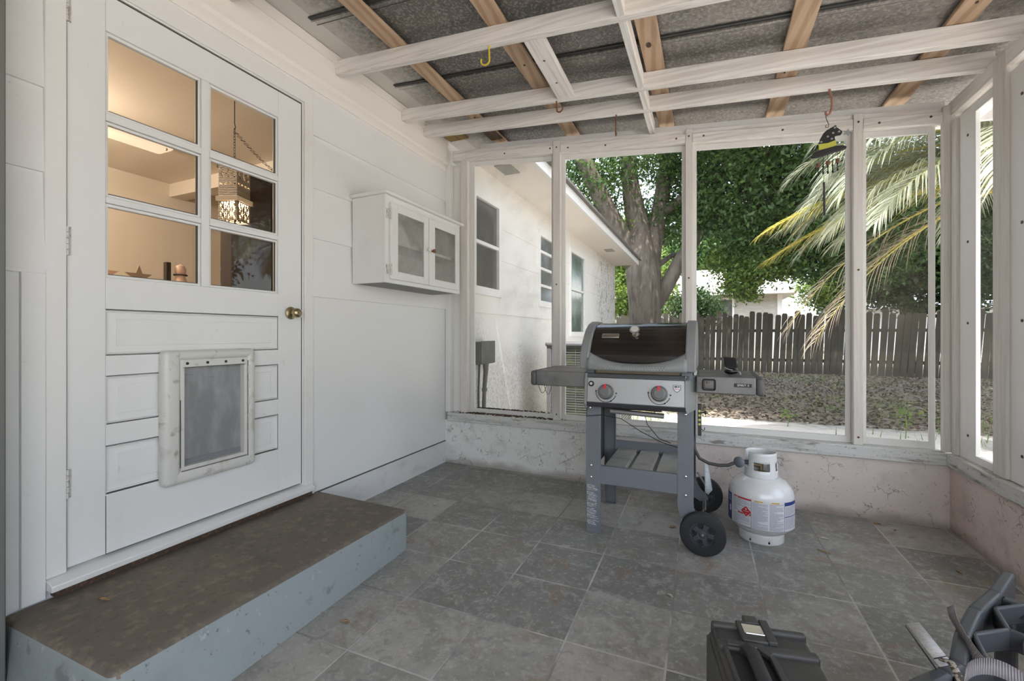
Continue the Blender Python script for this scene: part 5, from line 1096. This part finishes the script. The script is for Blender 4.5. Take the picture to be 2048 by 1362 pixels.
for k in range(34): 
    z = GNDZ+.14+.0268*k; gm.box(x0+.04,x1-.04,y0+.006,y0+.012,z,z+.009); gm.box(x1-.012,x1-.006,y0+.04,y1-.04,z,z+.009); gm.box(x0+.006,x0+.012,y0+.04,y1-.04,z,z+.009)
for k in range(6): gm.box(x0+.08+k*.125,x0+.086+k*.125,y0+.004,y0+.014,GNDZ+.1,z1)
gm.build('louvre_grille', acm, ac); MB().box(x0-.1,x1+.1,y0-.1,y1+.1,GNDZ-.02,GNDZ+.03).build('pad', mat('concrete_pad', (.4,.39,.36), .9), ac)
# ground
def mat_ground():
    m, nt, out = node_mat('sandy_yard_ground'); b = nt.nodes.new('ShaderNodeBsdfPrincipled'); nt.links.new(b.outputs[0], out.inputs[0]); b.inputs['Roughness'].default_value = .95
    tc = nt.nodes.new('ShaderNodeTexCoord'); sp = nt.nodes.new('ShaderNodeSeparateXYZ'); nt.links.new(tc.outputs['Object'], sp.inputs[0])
    n1 = _tex(nt, 'noise', (1.1,1.1,1), detail=6); n2 = _tex(nt, 'noise', (7,7,7), detail=7, seed=3); n3 = _tex(nt, 'noise', (35,35,35), detail=3, seed=6)
    c = _mixc(nt, _ramp(nt, n2, .4, .65), (.26,.215,.165), (.17,.145,.115))
    c = _mixc(nt, _math(nt, 'MULTIPLY', _ramp(nt, n1, .50, .62), .75), c, (.10,.12,.045))
    c = _mixc(nt, _math(nt, 'MULTIPLY', _ramp(nt, n3, .58, .70), .6), c, (.40,.35,.29))
    a = _math(nt, 'ADD', sp.outputs[1], _math(nt, 'MULTIPLY', _math(nt, 'SUBTRACT', n2, .5), 1.2)); sand = _math(nt, 'SUBTRACT', 1.0, _ramp(nt, a, 6.4, 7.4))
    c = _mixc(nt, sand, c, (.66,.63,.585)); nt.links.new(c, b.inputs['Base Color'])
    bn = nt.nodes.new('ShaderNodeBump'); bn.inputs['Strength'].default_value = .8; bn.inputs['Distance'].default_value = .04; nt.links.new(n2, bn.inputs['Height']); nt.links.new(bn.outputs[0], b.inputs['Normal']); return m
o = MB().add([(-40,-25,GNDZ),(50,-25,GNDZ),(50,70,GNDZ),(-40,70,GNDZ)], [(0,1,2,3)]).build('ground', mat_ground()); struct(o, 'sandy yard ground with patches of grass and leaf litter')

# picket fence: every picket its own part
random.seed(21); FY = 15.7
fn = thing('picket_fence', 'weathered grey wooden fence across the back of the yard', 'fence', (4, FY, GNDZ))
MB().box(-4.2,12.6,FY+.02,FY+.06,.25,.34).box(-4.2,12.6,FY+.02,FY+.06,1.15,1.24).build('rail', M['picket'], fn)
def picket_mesh(h):
    return MB().prism([(-.0735,0),(.0735,0),(.0735,h-.05),(.048,h),(-.048,h),(-.0735,h-.05)], -.02, 0, 'y')
protos = []
k = 0; x = -4.1; tilt = 0.0; pk0 = None
while x < 12.5 and k < 100:
    hgt = 1.80+random.uniform(-.05,.05)
    if k < 5:
        p = picket_mesh(1.74+.04*k).build('picket', M['picket'], fn, loc=(0,0,0)); p.parent = fn; protos.append(p)
    else:
        p = protos[random.randrange(5)].copy(); COL.objects.link(p); p.parent = fn
    lean = .02+.05*min(1, max(0, (x-2)/6))+random.uniform(-.012,.012)
    p.location = (x-4, random.uniform(-.01,.01), 0); p.rotation_euler = (random.uniform(-.01,.01), lean, 0)
    x += random.choice((.150,.156,.164,.172)); k += 1
# ---- leaves
def leaf_mesh(name, centres, size, m, parent, seed=0, up=.3, var=.5):
    rng = np.random.default_rng(seed); n = len(centres); c = np.asarray(centres, dtype=np.float64)
    nr = rng.normal(size=(n,3)); nr[:,2] = np.abs(nr[:,2])*(1+up); nr /= np.linalg.norm(nr,axis=1)[:,None]
    a = rng.normal(size=(n,3)); a -= (a*nr).sum(1)[:,None]*nr; a /= np.linalg.norm(a,axis=1)[:,None]; b = np.cross(nr,a)
    s = size*(1-var/2+var*rng.random(n)); L_ = (s*.5)[:,None]*a; W_ = (s*.26)[:,None]*b; dr = (s*.12)[:,None]*nr
    v = np.stack([c-L_, c-W_*1.0+dr, c+L_-dr, c+W_+dr], axis=1).reshape(-1,3)-np.array(org(parent))
    me = bpy.data.meshes.new(name); me.vertices.add(4*n); me.vertices.foreach_set('co', v.ravel().astype(np.float32))
    me.loops.add(4*n); me.loops.foreach_set('vertex_index', np.arange(4*n, dtype=np.int32))
    me.polygons.add(n); me.polygons.foreach_set('loop_start', np.arange(0,4*n,4, dtype=np.int32)); me.polygons.foreach_set('loop_total', np.full(n,4,dtype=np.int32))
    me.update(calc_edges=True); me.materials.append(m)
    o = bpy.data.objects.new(name, me); _link(o, parent); ORIG[o.name] = org(parent); o['kind'] = 'stuff'; return o
def blobs(spec, seed, clump=.35, per=26):
    """spec: (cx,cy,cz, rx,ry,rz, n): clustered points in the outer part of an ellipsoid"""
    rng = np.random.default_rng(seed); out = []
    for (cx,cy,cz,rx,ry,rz,n) in spec:
        k = max(1, n//per); d = rng.normal(size=(k,3)); d /= np.linalg.norm(d,axis=1)[:,None]; r_ = rng.random(k)**.40
        cc = np.array([cx,cy,cz])+d*r_[:,None]*np.array([rx,ry,rz]); q = np.repeat(cc, per, axis=0); out.append(q+rng.normal(size=q.shape)*clump*np.array([1,1,.6]))
    return np.concatenate(out)
# main oak
oak = thing('oak_tree', 'big spreading oak with a thick grey trunk beyond the house wing', 'tree', (.46, 12.4, GNDZ))
tb = MB()
tb.tube([(.46,12.4,GNDZ-.05),(.46,12.4,.15),(.45,12.4,.8),(.45,12.4,1.8),(.42,12.38,2.7),(.36,12.35,3.3),(.33,12.33,3.9),(.27,12.32,4.6),(.22,12.3,5.3)], [.62,.50,.43,.42,.46,.38,.27,.17,.06], 20)
tb.tube([(.35,12.35,2.7),(.05,12.2,3.4),(-.45,11.8,4.4),(-1.0,11.4,5.7),(-1.5,11.0,7.2)], [.30,.27,.24,.21,.15], 14)
tb.tube([(.42,12.4,2.6),(.30,12.4,3.6),(.12,12.3,4.8),(.03,12.2,6.1),(.0,12.1,7.6)], [.32,.27,.23,.20,.15], 14)
tb.tube([(.50,12.4,2.6),(.66,12.5,3.5),(.85,12.6,4.6),(1.0,12.6,5.7),(1.2,12.5,7.4)], [.30,.24,.21,.18,.12], 14)
tb.tube([(.60,12.5,1.7),(.95,12.6,2.3),(1.35,12.75,3.1),(1.9,12.8,3.9),(2.6,12.7,4.7),(3.4,12.5,5.3)], [.20,.20,.18,.15,.12,.07], 12)
tb.tube([(.8,12.55,4.2),(1.5,12.3,4.7),(2.4,12.0,5.1),(3.4,11.7,5.3)], [.12,.10,.08,.05], 10); tb.tube([(-.2,12.0,3.9),(-.9,12.2,4.2),(-1.7,12.3,4.3),(-2.6,12.2,4.6)], [.11,.09,.07,.04], 10)
tb.tube([(.7,12.6,2.9),(1.1,13.2,3.3),(1.7,13.8,3.4)], [.09,.07,.04], 8)
tb.build('trunk', M['bark'], oak, sharp=180)
sp_ = [(3.1,12.2,4.6,1.6,1.5,1.7,15000),(4.6,12.4,4.1,1.5,1.4,1.8,14000),(2.2,12.6,5.6,1.4,1.3,1.0,6000),(.6,12.2,5.9,1.8,1.5,.9,5000),(-1.2,11.8,5.4,1.3,1.2,1.3,4000),(-2.3,12.2,4.6,1.2,1.2,1.1,3500),(1.3,12.8,4.4,.8,.8,.8,2500),(5.6,12.9,3.6,1.1,1.1,1.4,7000),(3.9,12.2,3.0,1.2,.9,.6,4500)]
leaf_mesh('foliage', blobs(sp_, 1, .22), .115, M['leaf'], oak, 1)
leaf_mesh('sun_tinted_foliage', blobs([(2.75,12.2,2.35,.45,.5,.45,2200),(3.3,12.1,2.7,.7,.6,.4,2200),(2.35,12.6,2.95,.4,.4,.35,900),(-.1,12.6,4.6,1.2,1,1,800)], 2, .14), .10, M['leaf2'], oak, 2)  # sunlight on these clusters is put into their lighter leaf colour
ct = bpy.data.objects.new('canopy_tree', None)
ct = thing('shade_tree', 'tall spreading tree whose high crown shades the yard', 'tree', (9.5, 10.5, GNDZ))
MB().tube([(9.5,10.5,GNDZ-.05),(9.5,10.5,1.5),(9.3,10.4,3.6),(8.8,10.0,5.6),(8.0,9.6,7.2)], [.40,.34,.30,.24,.15], 14).tube([(9.4,10.4,3.2),(10.2,11,4.8),(11,11.5,6.5)], [.2,.16,.1], 10).tube([(8.9,10.1,5.2),(6.5,9.0,6.8),(4.0,8.6,7.3),(1.8,8.4,7.5)], [.2,.16,.12,.07], 10).build('trunk', M['bark'], ct, sharp=180)
leaf_mesh('foliage', blobs([(6.2,8.4,7.2,3.4,2.0,.9,9000),(2.6,8.6,7.4,2.6,2.0,.8,7000),(9.5,9.6,7.4,3.4,3.2,1.0,9000),(5,11.5,8.0,4.0,2.4,.8,9000),(5.5,6.2,7.0,4.2,1.7,.7,9000),(1.2,6.4,7.2,3.0,1.6,.7,7000),(9.5,13,7.6,3.5,2.2,.9,7000)], 5, .35), .24, M['leafdark'], ct, 5)  # unseen crowns, added and thickened to shade the yard
trs = [('bushy dark tree behind the fence on the right, seen past the narrow screen', (7.6,17.4,GNDZ), [(6.9,16.6,3.1,1.3,1.0,1.2,9000),(8.2,16.6,2.9,1.4,1.1,1.4,9000),(7.2,17.2,5.0,2.2,1.2,1.9,12000)], 'leafdark', .14),
       ('tree behind the fence at the far right, beyond the right hand screen', (11.5,17.2,GNDZ), [(11.2,16.8,3.0,1.8,1.2,1.7,9000),(11.8,17.2,5.2,2.4,1.6,1.6,8000),(10.2,16.9,5.6,1.7,1.1,2.4,11000)], 'leaf', .16),
       ('bright green tree behind the fence, left of the oak trunk', (-.6,18.6,GNDZ), [(-.5,18.4,2.9,1.5,1.2,1.6,8000),(-1.8,19,4.5,2.2,1.5,1.6,7000)], 'leaf2', .16),
       ('small yellowish tree over the fence behind the palm fronds', (5.6,17.0,GNDZ), [(5.5,16.7,2.5,.9,.8,.7,4500),(6.0,17.0,3.3,.8,.8,.7,3500)], 'leaf2', .12),
       ('dark bush just right of the oak trunk behind the fence', (1.7,17.0,GNDZ), [(1.6,16.8,1.9,.75,.7,.8,4500)], 'leafdark', .12),
       ('tall tree closing the view behind the roof of the neighbouring house', (2.0,40,GNDZ), [(1.0,40,8.4,5.2,2.5,3.8,13000),(6.0,40.5,8.0,3.6,2.2,3.6,9000),(-6,40,7.8,4.2,2.5,3.8,9000)], 'leaf', .34),
       ('tall tree behind the second neighbouring house on the right', (17,43,GNDZ), [(15.5,43,8.0,4.8,2.5,4.2,11000),(22,43,8,5,2.5,4.4,9000)], 'leafdark', .36),
       ('tall tree standing to the right of the porch', (18.5,7,GNDZ), [(18.5,7,4.0,2.5,3.0,2.6,9000),(18,11,5.2,2.4,2.6,2.6,8000),(19,3,5,2.4,2.6,2.6,6000)], 'leafdark', .24)]
for k, (lab, loc, sp2, lm, sz) in enumerate(trs):
    t_ = thing('yard_tree', lab, 'tree', loc, 'trees around the yard')
    x, y, z = loc; topz = sp2[0][2]+.6
    MB().tube([(x,y,GNDZ-.05),(x+.05,y,topz*.4),(sp2[0][0]*.5+x*.5,sp2[0][1]*.5+y*.5,topz*.75),(sp2[0][0],sp2[0][1],topz)], [.20,.17,.13,.07], 10).build('trunk', M['bark'], t_, sharp=180)
    for q in sp2[1:]: MB().tube([(x,y,topz*.4),(x*.4+q[0]*.6,y*.4+q[1]*.6,q[2]*.6+.4),(q[0],q[1],q[2])], [.14,.10,.05], 8).build('branch', M['bark'], t_, sharp=180)
    leaf_mesh('foliage', blobs(sp2, 20+k, .2 if sz < .2 else .4), sz, M[lm], t_, 20+k)
# palm with drooping feather fronds, its trunk just outside the frame
palm = thing('palm_tree', 'silvery feather palm with drooping fronds hanging into view outside the right screens', 'palm', (4.95, 5.75, GNDZ))
MB().lathe([(.24,GNDZ-.05),(.22,.4),(.20,1.4),(.22,2.2),(.16,2.62),(.05,2.75)], (4.95,5.75,0), 20).build('trunk', mat('ringed_palm_bark', (.20,.165,.12), .9, bump=('noise', (8,8,30), .8, .03)), palm)
def frond(az, elev, length, droop, m, seed, roll=0.0, nl=44, lw=.024, ll=.62):
    rnd = random.Random(seed); P = Vector((4.95,5.75,2.62)); d_ = Vector((math.cos(az)*math.cos(elev), math.sin(az)*math.cos(elev), math.sin(elev))); pts = [P.copy()]; n = 18
    for i in range(n):
        P = P+d_*(length/n); pts.append(P.copy()); d_ = (d_+Vector((0,0,-droop/n*(.6+1.2*i/n)))).normalized()
    mb = MB(); 
    st = MB().tube(pts, [max(.003, .016*(1-i/n)) for i in range(n+1)], 6)
    for k in range(nl):
        t = .14+.86*k/(nl-1); f = t*n; i = min(int(f), n-1); p = pts[i].lerp(pts[i+1], f-i); tan = (pts[i+1]-pts[i]).normalized()
        side = tan.cross(Vector((0,0,1))).normalized(); up = side.cross(tan).normalized()
        for s_ in (-1, 1):
            L_ = ll*(1-.55*abs(2*t-.9)**1.6)*rnd.uniform(.8,1.1); dirv = (side*s_*(.85-.35*t)+tan*(.55+.45*t)+up*(.30-rnd.uniform(0,.3))).normalized()
            q = p.copy(); w0 = lw*rnd.uniform(.8,1.15); wv = tan.cross(dirv).cross(dirv).normalized() if rnd.random() < .5 else up.cross(dirv).normalized(); vs = []; ns = 4
            for j in range(ns+1):
                wj = w0*(1-(j/ns)**2)*.5+.0008; vs += [q-wv*wj, q+wv*wj]; q = q+dirv*(L_/ns); dirv = (dirv+Vector((0,0,-.20-.15*rnd.random()))).normalized()
            mb.add(vs, [(2*j,2*j+1,2*j+3,2*j+2) for j in range(ns)], 0, True)
    fo = mb.build('frond', m, palm, sharp=180); st.build('midrib', M['palmyel'], fo, sharp=180); return fo
FR = [(178,40,2.35,1.5,'palm'),(192,26,2.4,1.5,'palm'),(204,32,2.3,1.7,'palm'),(186,8,2.3,.75,'palm'),(190,4,2.5,.6,'palmyel'),(185,-5,2.45,.5,'palmyel'),(191,-12,2.75,1.0,'palmdry'),(198,-19,2.7,.9,'palmdry'),(170,12,2.2,1.2,'palm'),(158,34,2.3,1.5,'palm'),(214,12,2.2,1.2,'palm'),(222,42,2.3,1.7,'palm'),(236,20,2.2,1.4,'palm'),(250,36,2.2,1.6,'palm'),(140,24,2.2,1.3,'palm'),(118,38,2.2,1.5,'palm'),(90,28,2.2,1.4,'palm'),(60,36,2.2,1.5,'palm'),(28,28,2.2,1.4,'palm'),(350,34,2.2,1.5,'palm'),(315,26,2.2,1.4,'palm'),(280,38,2.2,1.6,'palm'),(165,62,2.0,1.5,'palm'),(230,64,2.0,1.6,'palm'),(184,-20,2.5,.9,'palmdry'),
      (184,54,2.3,1.9,'palm'),(197,46,2.4,2.1,'palm'),(210,52,2.2,2.1,'palm'),(172,28,2.3,1.7,'palm'),(188,18,2.3,1.25,'palm'),(202,14,2.2,1.2,'palm'),(148,48,2.2,1.7,'palm'),(196,0,2.0,.8,'palm')]
for k, (a, e, L_, dr, m_) in enumerate(FR): frond(R(a), R(e), L_, dr, M[m_], 100+k, nl=84 if m_ != 'palmdry' else 46, lw=.0135 if m_ != 'palmdry' else .008)
# neighbouring houses
BKW = mat('grey_block_wall', (.40,.385,.345), .8, layers=[('noise', (3,3,14), .45, .65, (.50,.49,.45), .7)])
nh = thing('neighbour_house', 'low house with pale walls and a light roof beyond the fence', 'house', (-.5, 27, GNDZ))
MB().box(-8,5.4,26,33,GNDZ,3.2).build('wall', BKW, nh); MB().prism([(25.3,3.12),(25.3,3.28),(29.5,5.0),(33.7,3.28),(33.7,3.12)], -8.6, 6.0, 'x').build('roof', mat('pale_roof', (.45,.44,.42), .7), nh)
for xx in (2.05,-2.0):
    wf = MB().box(xx-.1,xx+1.2,25.96,26.0,1.95,3.0).build('window', M['bright'], nh); MB().box(xx,xx+1.1,25.94,25.97,2.05,2.9).build('pane', M['housepane'], wf)
MB().box(5.2,5.42,25.95,26.0,GNDZ,3.2).build('corner_board', M['bright'], nh)
nh2 = thing('neighbour_house', 'second distant house with a bluish grey roof, half hidden by trees on the right', 'house', (14, 32, GNDZ))
MB().box(9.6,19,31,37,GNDZ,2.6).build('wall', mat('pale_blue_wall', (.55,.58,.60), .8), nh2); MB().prism([(30.3,2.5),(30.3,2.65),(34,4.5),(37.7,2.65),(37.7,2.5)], 9.0, 19.6, 'x').build('roof', mat('bluish_roof', (.38,.42,.47), .7), nh2)
# grass and litter on the ground
rng = np.random.default_rng(9); n = 9000
gx = rng.uniform(.7, 10, n); gy = 6.2+rng.random(n)**1.4*9.0
cl2 = (np.sin(gx*1.7)+np.sin(gy*1.3+gx*.6)+rng.normal(size=n)*.8) > .5; gx, gy = gx[cl2], gy[cl2]; n = len(gx)
h = rng.uniform(.03,.12,n); a = rng.uniform(0,6.28,n); ln = rng.uniform(.01,.06,n)
b0 = np.stack([gx-.006*np.sin(a), gy+.006*np.cos(a), np.full(n,GNDZ)],1); b1 = np.stack([gx+.006*np.sin(a), gy-.006*np.cos(a), np.full(n,GNDZ)],1); tp = np.stack([gx+ln*np.cos(a), gy+ln*np.sin(a), GNDZ+h],1)
v = np.stack([b0,b1,tp],1).reshape(-1,3); me = bpy.data.meshes.new('grass'); me.from_pydata(v.tolist(), [], np.arange(3*n).reshape(-1,3).tolist()); me.materials.append(M['leaf2'])
o = bpy.data.objects.new('grass', me); COL.objects.link(o); tag(o, 'sparse short grass growing in the sandy yard', 'grass', kind='stuff')
n = 14000; lx = rng.uniform(.7,11,n); ly = 6.9+rng.random(n)**1.2*8.8; c = np.stack([lx,ly,np.full(n,GNDZ+.012)],1)
lm = leaf_mesh('leaf_litter', c, .07, mat_leaf('litter_leaf', (.07,.055,.04), (.33,.27,.20), .1, .7), None, 44, up=3.0); tag(lm, 'brown leaf litter scattered over the yard', 'leaf litter', kind='stuff')
# young plants near the screens
def weed(x, y, s, label):
    t_ = thing('weed', label, 'plant', (x,y,GNDZ), 'weeds in the yard'); mb = MB().tube([(x,y,GNDZ),(x+.01,y,GNDZ+s*.5),(x,y,GNDZ+s)], .005, 6); mb.build('stem', M['leaf2'], t_)
    rg_ = np.random.default_rng(int(x*100)); c = np.array([x,y,GNDZ+s])+rg_.normal(size=(40,3))*np.array([.09,.09,.07])*s/.3; leaf_mesh('foliage', c, .04, M['leaf2'], t_, 3)
weed(4.05,6.35,.28,'small bright green plant in the yard past the narrow right screen'); weed(.28,4.62,.22,'low green weed beside the air conditioner, left of the grill'); weed(2.95,6.6,.16,'small weed on the edge of the sunlit sand behind the grill side table')
